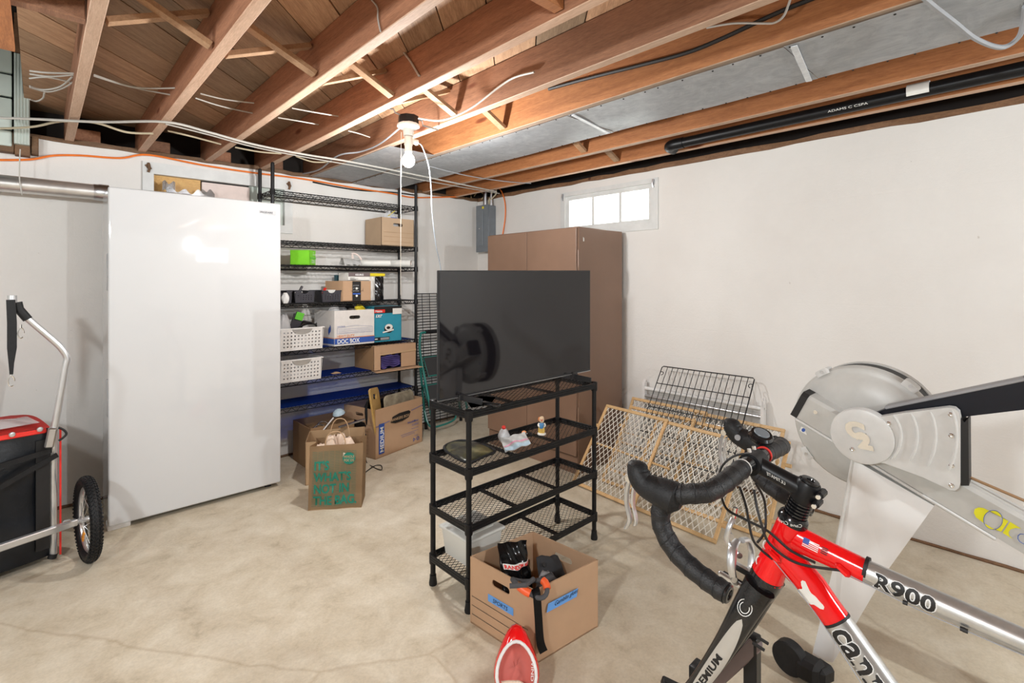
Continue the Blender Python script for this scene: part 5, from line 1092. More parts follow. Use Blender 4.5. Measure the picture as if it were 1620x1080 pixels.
# black oven rack
def wrack(name, label, TL, TR, dn, length, nb, r, mat, cross=(0, .28, .62, .97), cat='rack', hooks=True):
    TL, TR, dn = V(TL), V(TR), V(dn).normalized(); g = thing(name, label, cat, (TL+TR)/2+dn*length/2); u = (TR-TL); w_ = u.length; u.normalize(); n = u.cross(dn).normalized()
    bm = B(); pts = [TL+dn*.01, TL+u*.01, TR-u*.01, TR+dn*.01, TR+dn*length, TL+dn*length]; tube(bm, pts, r*1.4, 6, closed=True); obj('outer_frame', bm, mat, g)
    bm = B()
    for k in range(1, nb): cyl(bm, TL+u*w_*k/nb+n*r*1.5, TL+u*w_*k/nb+n*r*1.5+dn*length, r, 6)
    obj('bars', bm, mat, g, kind='stuff')
    for c_ in cross[1:-1]: bm = B(); cyl(bm, TL+dn*length*c_, TR+dn*length*c_, r*1.3, 6); obj('cross_wire', bm, mat, g)
    if hooks:
        for e, s_ in ((TL, 1), (TR, -1)): bm = B(); tube(bm, sm([e+dn*.045, e+dn*.045+u*s_*.02, e+dn*.06+u*s_*.025, e+dn*.07+u*s_*.012], 3), r, 6); obj('stop_hook', bm, mat, g)
    return g
wrack('oven_rack', 'black wire oven rack leaning on the wall behind the front gate', onX(1048, 579, 3.245), onX(1194, 598, 3.245), (-.59, 0, -.81), .75, 16, .0026, M['black'], cross=(0, .18, .42, .66, .85, 1))
wt_ = thing('white_metal_rack', 'white folded metal rack with shiny slats behind the rearmost gate', 'rack', (3.27, 1.6, 0))
ya, yb_ = onX(1022, 620, 3.27).y, onX(1205, 620, 3.27).y
for y in (ya, yb_):
    bm = B(); o_ = V((3.285, y, .0)); plate(bm, [(0, 0), (.05, 0), (.035, .58), (.032, .61), (.022, .60), (.018, .625), (.008, .61), (0, .6)], [circ(.022, .56, .007, 10)[::-1], circ(.03, .45, .006, 10)[::-1]], o_, V((-1, 0, 0)), V((0, 0, 1)), .02 if y == ya else -.02); obj('end_bracket', bm, M['whiteplastic'], wt_, smooth=0)
for k in range(5):
    bm = B(); z_ = .56-.055*k; cyl(bm, (3.262, ya, z_), (3.262, yb_, z_), .013, 12); obj('slat_tube', bm, M['alu'] if k else M['white'], wt_)
# ================================================================ green step stool and black grid in the corner
gx = onY(659, 600, 3.93).x
wrack('wire_grid_panel', 'black wire grid panel leaning on the back wall behind the step stool', (gx, 3.965, 1.235), (gx+.50, 3.965, 1.235), (0, -.05, -1), 1.22, 6, .003, M['black'], cross=[i/46 for i in range(47)], hooks=False)
st = thing('step_stool', 'folded green steel step stool with black treads in the corner', 'step stool', (2.65, 3.78, 0))
def gy(u, v, y): return onY(u, v, y)
XW = .40
for dx in (0, XW):
    e = V((dx, 0, 0))
    bm = B(); pts = [gy(687, 683, 3.66), gy(676, 620, 3.76), gy(665, 560, 3.85), gy(664, 540, 3.87)]
    if dx == 0: tube(bm, sm([p+e for p in pts], 4), .011, 10); obj('front_leg', bm, M['teal_steel'], st)
    else: tube(bm, sm([p+e for p in pts], 4), .011, 10); obj('front_leg', bm, M['teal_steel'], st)
    bm = B(); tube(bm, [gy(674, 677, 3.85)+e, gy(664, 572, 3.89)+e], .010, 10); obj('rear_leg', bm, M['teal_steel'], st)
    for p_ in (gy(687, 683, 3.66)+e, gy(674, 677, 3.85)+e): bm = B(); cyl(bm, V((p_.x, p_.y, 0)), p_+V((0, .003, .06)), .0145, 10); obj('rubber_tip', bm, M['blackgrip'], st)
a, b = gy(664, 540, 3.87), gy(664, 540, 3.87)+V((XW, 0, 0))
bm = B(); tube(bm, sm([a, a+V((.01, .0, .055)), a+V((.045, 0, .078)), b+V((-.045, 0, .078)), b+V((-.01, 0, .055)), b], 5), .011, 10); tp_ = obj('top_loop', bm, M['teal_steel'], st)
bm = B(); cyl(bm, a+V((.06, 0, .078)), b+V((-.06, 0, .078)), .0145, 12); obj('grip_sleeve', bm, M['blackgrip'], tp_)
for (v0, v1, y_) in ((566, 594, 3.86), (611, 641, 3.80)):
    p0_, p1_ = gy(668, v0, y_), gy(680, v1, y_-.04)
    x0_ = p0_.x+.02; x1_ = x0_+XW-.05
    bm = B(); bar(bm, V(((x0_+x1_)/2, y_, p0_.z)), V(((x0_+x1_)/2, y_-.05, p1_.z)), x1_-x0_, .02, up=(0, 1, .2), bev=.004); t_ = obj('tread', bm, M['grit'], st)
    bm = B(); tube(bm, [(x0_-.01, y_, p0_.z), (x1_, y_, p0_.z), (x1_, y_-.055, p1_.z), (x0_-.01+.02, y_-.055, p1_.z)], .0075, 8, closed=True); obj('tread_frame', bm, M['teal_steel'], st)
bm = B(); tube(bm, sm([gy(672, 650, 3.82), gy(680, 674, 3.74), gy(700, 672, 3.72), gy(718, 664, 3.74), gy(722, 655, 3.78)], 5), .009, 8); obj('bottom_loop', bm, M['teal_steel'], st)
# ================================================================ bike trailer at the left edge
tdir = V((-.972, -.235, 0)); tback = V((-.235, .972, 0)); tR = V((.045, 3.262, 0))
tr = thing('bike_trailer', 'black and red fabric bike trailer with aluminium frame at the left edge', 'bike trailer', tR+tdir*.35+tback*.25)
def T(a, d, z): return tR+tdir*a+tback*d+V((0, 0, z))
def fw(a, z): return -.009*math.sin(6*a+4*z)-.007*math.sin(15*z+8*a)-.004*math.sin(26*a-9*z)
TW = .74
bm = B(); grid(bm, lambda s, t: T(TW*s, fw(TW*s, .62*t)+.01, .035+.615*t), 32, 28); bmesh.ops.solidify(bm, geom=bm.faces[:], thickness=.002); obj('front_fabric', bm, M['canvas'], tr)
bm = B(); grid(bm, lambda s, t: T(0, .012+.42*s, .035+.60*t), 6, 6); grid(bm, lambda s, t: T(TW, .012+.42*s, .035+.60*t), 6, 6); grid(bm, lambda s, t: T(TW*s, .44, .035+.60*t), 6, 6); grid(bm, lambda s, t: T(TW*s, .012+.42*t, .04), 6, 6); obj('side_fabric', bm, M['canvas'], tr)
bm = B(); grid(bm, lambda s, t: T(TW*s, .006+.44*t, .645+.022*s+.02*math.sin(PI*t)+.006*math.sin(17*s)), 16, 8); bmesh.ops.solidify(bm, geom=bm.faces[:], thickness=.006); obj('red_cover', bm, M['red'], tr)
bm = B(); bar(bm, T(.02, -.004, .64), T(TW, -.004, .655), .012, .022, bev=.004); obj('red_hem', bm, M['red'], tr)
for a_ in (.045, .14, .22): bm = B(); lathe(bm, [(0, 0), (.012, .001), (.010, .005), (0, .007)], T(a_, -.012, .652), -tback, 12); obj('snap_button', bm, M['alu'], tr)
bm = B(); grid(bm, lambda s, t: T(.03+.3*s, .05+.2*t, .672+.025*math.sin(PI*s)*math.sin(PI*t)), 8, 8); obj('clear_window', bm, M['clearbag'], tr)
bm = B(); tube(bm, [T(-.006, -.0, .03), T(-.006, -.0, .62)], .0145, 14); obj('frame_post', bm, M['alu'], tr)
bm = B(); box(bm, -.003, -.002, .02, .005, .02, .635); bmesh.ops.translate(bm, verts=bm.verts, vec=T(-.034, .01, 0)); obj('red_piping', bm, M['red'], tr)
bm = B(); tube(bm, [T(.0, .0, .02), T(-.006, 0, .04)], .018, 12); obj('post_cap', bm, M['blackgrip'], tr)
bm = B(); bar(bm, T(.035, -.014, .08), T(.035, -.014, .60), .05, .004, up=tback); obj('black_edge_band', bm, M['ink'], tr)
for (u0, v0, u1, v1, k) in ((-60, 756, 82, 712, 0), (-60, 805, 91, 719, 1)):
    bm = B(); bar(bm, onY(u0, v0, 3.13), onY(u1, v1, 3.225), .003, .024, up=(0, 0, 1)); obj('strap', bm, M['blackgrip'], tr)
bm = B(); tube(bm, sm([onY(76, 705, 3.22), onY(83, 690, 3.22), onY(93, 640, 3.22), onY(103, 582, 3.22), onY(106, 566, 3.22), onY(98, 552, 3.22), onY(85, 539, 3.22), onY(43, 503, 3.22), onY(20, 478, 3.22)], 5), .0145, 14); hb = obj('push_handle', bm, M['alu'], tr)
bm = B(); tube(bm, [onY(44, 505, 3.22), onY(30, 489, 3.22), onY(27, 478, 3.22)], .018, 12); obj('handle_grip', bm, M['blackgrip'], hb)
bm = B(); cyl(bm, onY(19, 477, 3.22), onY(19, 467, 3.22), .017, 14); obj('handle_end', bm, M['alu'], hb)
bm = B(); bar(bm, onY(77, 708, 3.21), onY(84, 676, 3.21), .03, .034, bev=.006); obj('handle_bracket', bm, M['steel'], tr)
bm = B(); tube(bm, sm([onY(92, 676, 3.23), onY(101, 680, 3.23), onY(105, 686, 3.23), onY(100, 692, 3.23), onY(93, 697, 3.23)], 4), .005, 8); obj('latch_wire', bm, M['ink'], tr)
bm = B(); pts = [onY(17, 474, 3.20), onY(19, 510, 3.20), onY(19, 550, 3.20), onY(18, 575, 3.20), onY(18, 592, 3.20)]; w3 = [.030, .032, .032, .018, .012]
for i in range(4): 
    a, b = pts[i], pts[i+1]; bm.faces.new([bm.verts.new(a+UX*-w3[i]/2), bm.verts.new(a+UX*w3[i]/2), bm.verts.new(b+UX*w3[i+1]/2), bm.verts.new(b-UX*w3[i+1]/2)])
bmesh.ops.remove_doubles(bm, verts=bm.verts, dist=.0005); bmesh.ops.solidify(bm, geom=bm.faces[:], thickness=.004); obj('wrist_strap', bm, M['blackgrip'], tr)
for (u_a, v_a) in ((18, 596), (33, 520)):
    bm = B(); c_ = onY(u_a, v_a+7, 3.20); tube(bm, [c_+V((.010*math.cos(a), 0, .024*math.sin(a))) for a in [2*PI*i/16 for i in range(15)]], .0028, 6); cyl(bm, c_+V((0, 0, .024)), c_+V((0, 0, .04)), .004, 8); obj('snap_clip', bm, M['chrome'], tr)
# wheel
wc = V((.172, 3.165, .2015)); wn = V((-.992, -.125, 0)).normalized(); wf = V((-.125, .992, 0)).normalized()
def W(a, r, d=0): return wc+wf*(r*math.cos(a))+V((0, 0, r*math.sin(a)))+wn*d
def ring(bm, R_, r, seg=40, m=10, sy=1):
    rs = [[bm.verts.new(W(2*PI*i/seg, R_+r*math.cos(2*PI*j/m), sy*r*math.sin(2*PI*j/m))) for j in range(m)] for i in range(seg)]
    for i in range(seg):
        for j in range(m): bm.faces.new((rs[i][j], rs[i][(j+1) % m], rs[(i+1) % seg][(j+1) % m], rs[(i+1) % seg][j]))
bm = B(); ring(bm, .176, .0235, 48, 12); tire = obj('tire', bm, M['blackgrip'], tr)
bm = B()
for i in range(64):
    a = 2*PI*i/64
    for j in range(-2, 3):
        ph = j*.55; ctr_ = W(a+(.05 if j % 2 else 0), .176+.0235*math.cos(ph), .0235*math.sin(ph)); nrm = (W(a, .2, 0)-wc).normalized()*math.cos(ph)+wn*math.sin(ph)
        tg = (W(a+.01, .2)-W(a, .2)).normalized(); bar(bm, ctr_-nrm*.002, ctr_+nrm*.0035, .0085, .009, up=tg)
obj('tread_knobs', bm, M['blackgrip'], tire, kind='stuff', smooth=0)
bm = B(); ring(bm, .147, .009, 48, 8, 1.2); rim_ = obj('rim', bm, M['alu'], tr)
bm = B()
for k in range(20):
    a = 2*PI*k/20; s_ = 1 if k % 2 else -1; cyl(bm, W(a+.5*s_, .018, .022*s_), W(a, .143, 0), .0012, 4)
obj('spokes', bm, M['chrome'], rim_, kind='stuff')
bm = B(); cyl(bm, wc-wn*.035, wc+wn*.05, .013, 14); cyl(bm, wc-wn*.026, wc-wn*.02, .022, 14); cyl(bm, wc+wn*.02, wc+wn*.026, .022, 14); obj('hub', bm, M['alu'], tr)
bm = B(); bar(bm, W(-1.45, .06, .012), W(-1.15, .125, .010), .026, .007, up=wn, bev=.003); obj('orange_reflector', bm, plain('amber', (.95, .35, .02), .25), tr)
bm = B(); a0 = wc+wn*.04; a1 = onY(0, 866, 3.06); a1 = a0+(a1-a0)*1.5; bar(bm, a0, a1, .028, .030, bev=.004); obj('axle_arm', bm, M['alu'], tr)
bm = B(); bar(bm, a0+V((-.02, .0, .0)), a0+V((-.05, .0, .0)), .034, .036, bev=.005); obj('axle_bracket', bm, M['chrome'], tr)
# ================================================================ road bicycle
BX = 1.04
bk_ = thing('road_bicycle', 'red and silver road bicycle with black drop handlebar, front wheel removed', 'bicycle', (BX, .1, 0))
def bp3(y, z, x=BX): return V((x, y, z))
def px(u, v, x=BX): return onX(u, v, x)
HT, HBm = bp3(.322, .893), bp3(.366, .772)
hax = (HT-HBm).normalized(); XP = V((1, 0, 0))
def wrap(p0, p1, rx, ry, ang0=0, off=.0006, taper=0, xo=0):
    """map (s along the tube, h up) onto the -X side of an elliptical tube"""
    p0, p1 = V(p0), V(p1); ax = (p1-p0).normalized(); ln = (p1-p0).length; A = -XP; Bv = A.cross(ax)
    if Bv.z < 0: Bv = -Bv
    def f(s, h):
        k = 1-taper*s/ln; phi = ang0+h/((rx+ry)/2*k)
        return p0+ax*s+A*math.cos(phi)*(rx*k+off)+Bv*math.sin(phi)*(ry*k+off)
    return f
def otube(bm, pts, rx, rz, seg=18):       # elliptical tube, rx across X, rz in plane
    pts = [V(p) for p in pts]; rings = []
    for i, p in enumerate(pts):
        t = (pts[min(i+1, len(pts)-1)]-pts[max(i-1, 0)]).normalized(); b_ = XP.cross(t).normalized()
        rings.append([bm.verts.new(p+XP*rx[i]*math.cos(2*PI*j/seg)+b_*rz[i]*math.sin(2*PI*j/seg)) for j in range(seg)])
    for a, b in zip(rings, rings[1:]):
        for j in range(seg): bm.faces.new((a[j], a[(j+1) % seg], b[(j+1) % seg], b[j]))
    bm.faces.new(rings[0][::-1]); bm.faces.new(rings[-1]); return bm
bm = B(); tube(bm, [HT, lerp(HT, HBm, .1), lerp(HT, HBm, .5), lerp(HT, HBm, .85), HBm], [.0235, .024, .0245, .0275, .030], 24); ht = obj('head_tube', bm, M['redgloss'], bk_)
T0, T1, T2 = bp3(.335, .868), bp3(.205, .8475), bp3(-.215, .800)
bm = B(); otube(bm, [T0, lerp(T0, T1, .2), lerp(T0, T1, .6), T1], [.018, .019, .019, .0185], [.034, .0245, .0215, .0205]); tt_ = obj('top_tube_red', bm, M['redgloss'], bk_)
bm = B(); otube(bm, [T1, lerp(T1, T2, .5), T2], [.0184, .0175, .016], [.0204, .0185, .016]); ts_ = obj('top_tube_silver', bm, M['silverframe'], bk_)
bm = B(); otube(bm, [lerp(T0, T2, .233), lerp(T0, T2, .243)], [.0192, .0192], [.0212, .0212]); obj('black_band', bm, M['ink'], bk_)
D0, D1, D2 = bp3(.352, .812), bp3(.238, .728), bp3(-.07, .372)
D0 = bp3(.345, .850); Dm = bp3(.287, .786); 
bm = B(); otube(bm, [bp3(.350, .835), Dm, bp3(.268, .763), bp3(.249, .742)], [.020, .0225, .023, .023], [.030, .0265, .0255, .025]); dt = obj('down_tube_red', bm, M['redgloss'], bk_)
bm = B(); otube(bm, [bp3(.249, .742), lerp(bp3(.249, .742), D2, .5), D2], [.0229, .023, .024], [.0249, .025, .024]); ds = obj('down_tube_silver', bm, M['silverframe'], bk_)
bm = B(); otube(bm, [bp3(.2505, .7437), bp3(.2475, .7402)], [.0236, .0236], [.0256, .0256]); obj('black_band', bm, M['ink'], bk_)
# lettering on the tubes
wf_ = wrap(T1, T2, .0184, .0204, .05, .0008)
obj('lettering', text('R900', .031, lambda x, y: wf_(.014+x, y-.010), bold=.0022, sx=1.25), M['white'], ts_, smooth=0)
wf2 = wrap(T1, T2, .0184, .0204, .05, .0013)
obj('lettering', text('R900', .031, lambda x, y: wf2(.014+x, y-.010), bold=.0009, sx=1.25), M['ink'], ts_, smooth=0)
dS = bp3(.249, .742); wd = wrap(dS, D2, .0229, .0249, .0, .0008); wd2 = wrap(dS, D2, .0229, .0249, .0, .0013)
obj('lettering', text('cannondale', .056, lambda x, y: wd(.006+x, y-.012), bold=.0030, sx=.95), M['white'], ds, smooth=0)
obj('lettering', text('cannondale', .056, lambda x, y: wd2(.006+x, y-.012), bold=.0014, sx=.95), M['ink'], ds, smooth=0)
obj('lettering', text('cannondale', .050, lambda x, y: wd2(.006+x, y-.058), bold=.0010, sx=1.05), M['ink'], ds, smooth=0)
fr = wrap(T0, T1, .019, .0235, .35, .001)
fs_ = .036
patch('flag_blue', fr, fs_, -.001, fs_+.010, .008, M['inkblue'], tt_)
for k in range(5): patch('flag_stripe', fr, fs_+(.010 if k > 1 else 0), -.006+.0028*k, fs_+.026, -.0046+.0028*k, M['white'], tt_)
lines('small_print', fr, [(fs_+.030, y, fs_+.040, y) for y in (-.003, 0, .003, .006)], .0014, M['ink'], tt_)
wr = wrap(bp3(.350, .835), bp3(.236, .727), .0235, .026, .0, .001)
bm = B(); cN = bm.verts.new(wr(.085, .004)); ringN = []
for i in range(28):
    a = 2*PI*i/28; r_ = 1+.22*math.sin(3*a+.6)+.12*math.sin(5*a); ringN.append(bm.verts.new(wr(.085+.021*r_*math.cos(a), .004+.013*r_*math.sin(a))))
for i in range(28): bm.faces.new((cN, ringN[i], ringN[(i+1) % 28]))
obj('white_sticker', bm, M['labelwhite'], dt)
# head badge outline, guides
for s_ in (.03, .055):
    bm = B(); q0 = lerp(HT, HBm, .45 if s_ < .04 else .75)+V((-.012, .021, 0)); tube(bm, [q0+V((-.002*math.sin(a)*2-.003, .004*math.sin(a), .009*math.cos(a))) for a in [PI*i/8 for i in range(9)]], .0012, 5); obj('head_badge', bm, M['white'], ht)
for p_, q_ in ((px(1223, 880, 1.012), 1), (px(1332, 902, 1.02), 1)):
    bm = B(); bar(bm, p_+V((0, .01, .008)), p_-V((0, .012, .006)), .010, .012, bev=.004); obj('cable_stop', bm, M['redgloss'], bk_)
# seat tube, stays, bottom bracket, saddle, cranks, rear wheel (outside the photograph, kept simple)
SB = bp3(-.215, .80)
bm = B(); tube(bm, [D2, SB+V((0, -.012, .04))], .0165, 14); obj('seat_tube', bm, M['silverframe'], bk_)
bm = B(); tube(bm, [SB, SB+V((0, -.045, .17))], .0135, 12); obj('seat_post', bm, M['black'], bk_)
bm = B(); otube(bm, [SB+V((0, .13, .185)), SB+V((0, .05, .19)), SB+V((0, -.06, .192)), SB+V((0, -.13, .19))], [.012, .022, .06, .062], [.012, .016, .02, .018]); obj('saddle', bm, M['blackgrip'], bk_)
bm = B(); cyl(bm, D2-XP*.036, D2+XP*.036, .022, 16); obj('bottom_bracket', bm, M['silverframe'], bk_)
RH = bp3(-.475, .342)
for s_ in (-1, 1):
    bm = B(); tube(bm, [D2+XP*.02*s_, lerp(D2, RH, .5)+XP*.05*s_, RH+XP*.063*s_], [.010, .009, .007], 10); obj('chain_stay', bm, M['silverframe'], bk_)
    bm = B(); tube(bm, [SB+XP*.012*s_, lerp(SB, RH, .5)+XP*.045*s_, RH+XP*.063*s_], .0075, 10); obj('seat_stay', bm, M['silverframe'], bk_)
    bm = B(); bar(bm, D2+XP*.05*s_, D2+XP*.065*s_+V((0, .12*s_, -.12)), .012, .024, bev=.004); ck = obj('crank_arm', bm, M['black'], bk_)
    bm = B(); bar(bm, D2+XP*.07*s_+V((0, .12*s_, -.12)), D2+XP*.14*s_+V((0, .12*s_, -.12)), .06, .02, bev=.004); obj('pedal', bm, M['black'], ck)
bm = B(); rs = [[bm.verts.new(RH+V((.011*math.cos(2*PI*j/8), 0, 0))+V((0, math.cos(2*PI*i/48), math.sin(2*PI*i/48)))*(.325+.011*math.sin(2*PI*j/8))) for j in range(8)] for i in range(48)]
for i in range(48):
    for j in range(8): bm.faces.new((rs[i][j], rs[i][(j+1) % 8], rs[(i+1) % 48][(j+1) % 8], rs[(i+1) % 48][j]))
rw_ = obj('rear_wheel', bm, M['blackgrip'], bk_)
bm = B()
for k in range(24): a = 2*PI*k/24; cyl(bm, RH+V((.02*(1 if k % 2 else -1), .02*math.cos(a), .02*math.sin(a))), RH+V((0, .31*math.cos(a), .31*math.sin(a))), .001, 4)
obj('spokes', bm, M['chrome'], rw_, kind='stuff')
bm = B(); tube(bm, [RH+V((0, .309*math.cos(2*PI*i/48), .309*math.sin(2*PI*i/48))) for i in range(48)], .009, 8, closed=True); obj('rim', bm, M['black'], rw_)
# fork with oval carbon blades
bm = B(); otube(bm, [HBm+hax*.004, HBm-hax*.018, HBm-hax*.04+V((0, .0, 0))], [.030, .034, .040], [.030, .0295, .026]); fk = obj('fork_crown', bm, M['carbon'], bk_)
BL0 = HBm-hax*.012; blades = []
for s_ in (-1, 1):
    pts = sm([BL0+XP*.028*s_, BL0-hax*.05+XP*.043*s_+V((0, .003, 0)), BL0-hax*.15+XP*.048*s_+V((0, .010, 0)), BL0-hax*.26+XP*.049*s_+V((0, .026, 0)), BL0-hax*.345+XP*.049*s_+V((0, .05, 0))], 5)
    n = len(pts); bm = B(); otube(bm, pts, [.0185-.010*i/n for i in range(n)], [.029-.0165*i/n for i in range(n)]); b_ = obj('fork_blade', bm, M['carbon'], bk_); blades.append((b_, pts))
b_, pts = blades[0]
def onblade(s, h, off=.0008):          # s metres down the blade
    L_ = 0; i = 0
    while i < len(pts)-2 and L_+(pts[i+1]-pts[i]).length < s: L_ += (pts[i+1]-pts[i]).length; i += 1
    t = (s-L_)/(pts[i+1]-pts[i]).length; p = lerp(pts[i], pts[i+1], t); d = (pts[i+1]-pts[i]).normalized(); k = (i+t)/len(pts)
    rx, rz = .0185-.010*k, .029-.0165*k; bv = XP.cross(d).normalized()
    if bv.y > 0: bv = -bv
    sn = max(-.98, min(.98, h/rz)); return p-XP*(rx*math.sqrt(1-sn*sn)+off)+bv*(sn*(rz+off))
bm = B(); outl = [onblade(.19+.125*math.cos(a), .0 + (.0135)*math.sin(a)*(1 if abs(math.sin(a)) < 2 else 1)) for a in [2*PI*i/40 for i in range(40)]]
ns = 24; rr = []
for i in range(ns+1):
    s = .065+.25*i/ns; hw = .0135*math.sqrt(max(0, 1-((s-.19)/.125)**2))+.0002; rr.append([bm.verts.new(onblade(s, .004+hw*j/3)) for j in range(-3, 4)])
for a, b in zip(rr, rr[1:]):
    for j in range(6): bm.faces.new((a[j], a[j+1], b[j+1], b[j]))
obj('silver_panel', bm, M['alu'], b_)
obj('lettering', text('PREMIUM', .0165, lambda x, y: onblade(.285-x, .003-(y-.0055), .0016), bold=.0005, sx=1.75), M['ink'], b_, smooth=0)
bm = B()
for R_, w0 in ((.014, .6), (.0095, .8)):
    for k in range(14):
        a0_ = w0+(2*PI-2*w0)*k/14; a1_ = w0+(2*PI-2*w0)*(k+1)/14; w_ = .0014
        bm.faces.new([bm.verts.new(onblade(.042-r_*1.2*math.cos(a)*1.0, -.004+r_*math.sin(a)*.9+.003, .0014)) for r_, a in ((R_-w_, a0_), (R_, a0_), (R_, a1_), (R_-w_, a1_))])
obj('crescent_emblem', bm, M['white'], b_, kind='stuff')
for k in range(2): bm = B(); p_ = onblade(.12+.018*k, .02)+V((.05, -.012, 0)); bar(bm, p_, p_+V((.004, -.022, -.006)), .004, .006, bev=.001); obj('cable_clip', bm, M['ink'], b_)
# headset, spacers, stem
bm = B(); lathe(bm, [(.0255, 0), (.027, .004), (.0255, .012), (.021, .018)], HT, hax, 24); 
for k in range(5): lathe(bm, [(.0175, 0), (.0205, .0015), (.0205, .0045), (.0175, .006)], HT+hax*(.019+.0063*k), hax, 24)
lathe(bm, [(.0165, .015), (.0165, .062)], HT, hax, 24); hs_ = obj('headset', bm, M['blackgloss'], bk_)
wq = wrap(HT, HT+hax*.02, .0262, .0262, 0, .0012)
obj('lettering', text('Cane Creek', .0095, lambda x, y: HT+hax*(.003+y)+V((-math.cos(x/.027-.5), -math.sin(x/.027-.5)*-1, 0)).normalized()*-0+V((-.0275*math.cos(.9-x/.027), -.0275*math.sin(.9-x/.027), 0)), shear=.3), M['labelwhite'], hs_, smooth=0)
SC = HT+hax*.070; CC = bp3(.392, .988)
bm = B(); lathe(bm, [(0, -.022), (.0195, -.022), (.0205, -.018), (.0205, .016), (.0185, .020), (0, .0205)], SC, hax, 24); sdir = (CC-SC).normalized()
tube(bm, [SC+sdir*.006, lerp(SC, CC, .3), lerp(SC, CC, .7), CC-sdir*.008], [.0185, .0165, .016, .0175], 20); cyl(bm, CC-XP*.0225, CC+XP*.0225, .0215, 24); stm = obj('stem', bm, M['black'], bk_)
bm = B(); lathe(bm, [(0, 0), (.016, 0), (.0155, .003), (.007, .0035), (.006, .001), (0, .001)], SC+hax*.0205, hax, 20); obj('top_cap', bm, M['blackgloss'], stm)
for k in (-1, 1):
    bm = B(); c_ = SC-sdir*.0235+hax*.010*k; bar(bm, c_-XP*.017, c_+XP*.017, .013, .013, bev=.004); cyl(bm, c_-XP*.017, c_-XP*.0195, .0045, 10); obj('pinch_bolt', bm, M['black'], stm)
    bm = B(); lathe(bm, [(0, 0), (.0042, 0), (.004, .003), (0, .003)], c_-XP*.0195, -XP, 10); obj('bolt_head', bm, M['chrome'], stm)
for dx in (-.012, .012): bm = B(); lathe(bm, [(0, 0), (.004, 0), (.0038, .007), (0, .007)], CC+V((dx, .003, .0215)), (0, .2, 1), 10); obj('bolt_head', bm, M['chrome'], stm)
obj('lettering', text('ULTIMATE', .0085, lambda x, y: SC-XP*.0185+sdir*(.03+x*.9)+V((0, 0, -.002+y)), shear=.2), M['labelwhite'], stm, smooth=0)
# handlebar
def barside(s_):
    x = lambda d: BX+s_*d
    top = sm([(x(.055), .392, .990), (x(.10), .391, .988), (x(.150), .392, .984), (x(.185), .402, .978), (x(.202), .428, .972), (x(.208), .455, .962), (x(.211), .474, .938), (x(.213), .474, .905), (x(.215), .452, .874), (x(.217), .415, .853), (x(.219), .375, .842), (x(.220), .352, .838)], 9)
    n = len(top); bm = B(); R_ = [.0165+.0012*abs(math.sin(i*.52)) for i in range(n)]; tube(bm, top, R_, 16); tp = obj('bar_tape', bm, M['tape'], bk_)
    bm = B()
    for i in range(3, n-2, 6):
        d = (top[i+1]-top[i]).normalized()
        w_ = d.orthogonal().normalized(); w2 = d.cross(w_); tube(bm, [top[i]+(w_*math.cos(a)+w2*math.sin(a))*.0172+d*.004*math.sin(a) for a in [2*PI*k/16 for k in range(16)]], .0011, 5, closed=True)
    obj('tape_edges', bm, M['blackgrip'], tp, kind='stuff')
    e = top[-1]; d = (top[-1]-top[-2]).normalized(); bm = B(); lathe(bm, [(.0155, 0), (.0155, .004), (.013, .006), (.009, .006), (.008, .003), (0, .003)], e, d, 16); obj('bar_end_plug', bm, M['blackgloss'], tp)
    d = (top[1]-top[0]).normalized(); bm = B(); lathe(bm, [(.0158, 0), (.0168, 0), (.0168, .003), (.0158, .003)], top[0]-d*.003, d, 16); obj('red_trim', bm, M['red'] if s_ > 0 else M['labelwhite'], tp)
    hp = sm([(x(.206), .438, .954), (x(.209), .462, .960), (x(.212), .488, .964), (x(.214), .510, .970), (x(.213), .523, .988), (x(.212), .523, 1.008)], 5)
    rr_ = [.018, .021, .0235, .024, .0235, .023, .0225, .022, .0215, .0205, .020, .0195, .019, .0185, .018, .0178, .0178, .0178, .0178, .0175, .017, .0162, .0152, .0135, .010, .003]
    rr_ = (rr_*2)[:len(hp)]; rr_[-1] = .003; rr_[-2] = .010
    rr_ = [r*1.13 for r in rr_]; rr_[0] = .012; rr_[1] = .016; rr_[2] = .020; rr_[-3] = .017; rr_[-2] = .0135; rr_[-1] = .006; bm = B(); tube(bm, hp, rr_, 16, sy=1.12); hd = obj('brake_hood', bm, M['blackgrip'], bk_)
    bm = B(); tube(bm, [(x(.190), .492, .972), (x(.186), .492, .972)], .006, 10) if s_ < 0 else tube(bm, [(x(.190), .50, .972), (x(.186), .50, .972)], .007, 10); obj('hood_button', bm, M['grey'], hd)
    lv = sm([(x(.210), .536, .980), (x(.209), .548, .955), (x(.208), .552, .920), (x(.206), .546, .888), (x(.204), .556, .866)], 5); n = len(lv)
    bm = B(); rings = []
    for i, p in enumerate(lv):
        w_ = .0075-.002*abs(i/n-.3); rings.append([bm.verts.new(p+V((a*w_, b*.0035, 0))) for a, b in ((-1, 0), (-.5, -1), (.5, -1), (1, 0), (.5, 1), (-.5, 1))])
    for a, b in zip(rings, rings[1:]):
        for j in range(6): bm.faces.new((a[j], a[(j+1) % 6], b[(j+1) % 6], b[j]))
    bm.faces.new(rings[0][::-1]); bm.faces.new(rings[-1]); obj('brake_lever', bm, M['alu'], bk_)
    bm = B(); tube(bm, [V(p)+V((-s_*.004, -.012, 0)) for p in lv[4:18]], [.006]*7+[.005]*7, 8, sy=.5); obj('shift_lever', bm, M['alu'], bk_)
    bm = B(); cyl(bm, (x(.20), .540, .972), (x(.222), .540, .972), .007, 10); obj('lever_pivot', bm, M['chrome'], hd)
    return top
for s_ in (-1, 1): barside(s_)
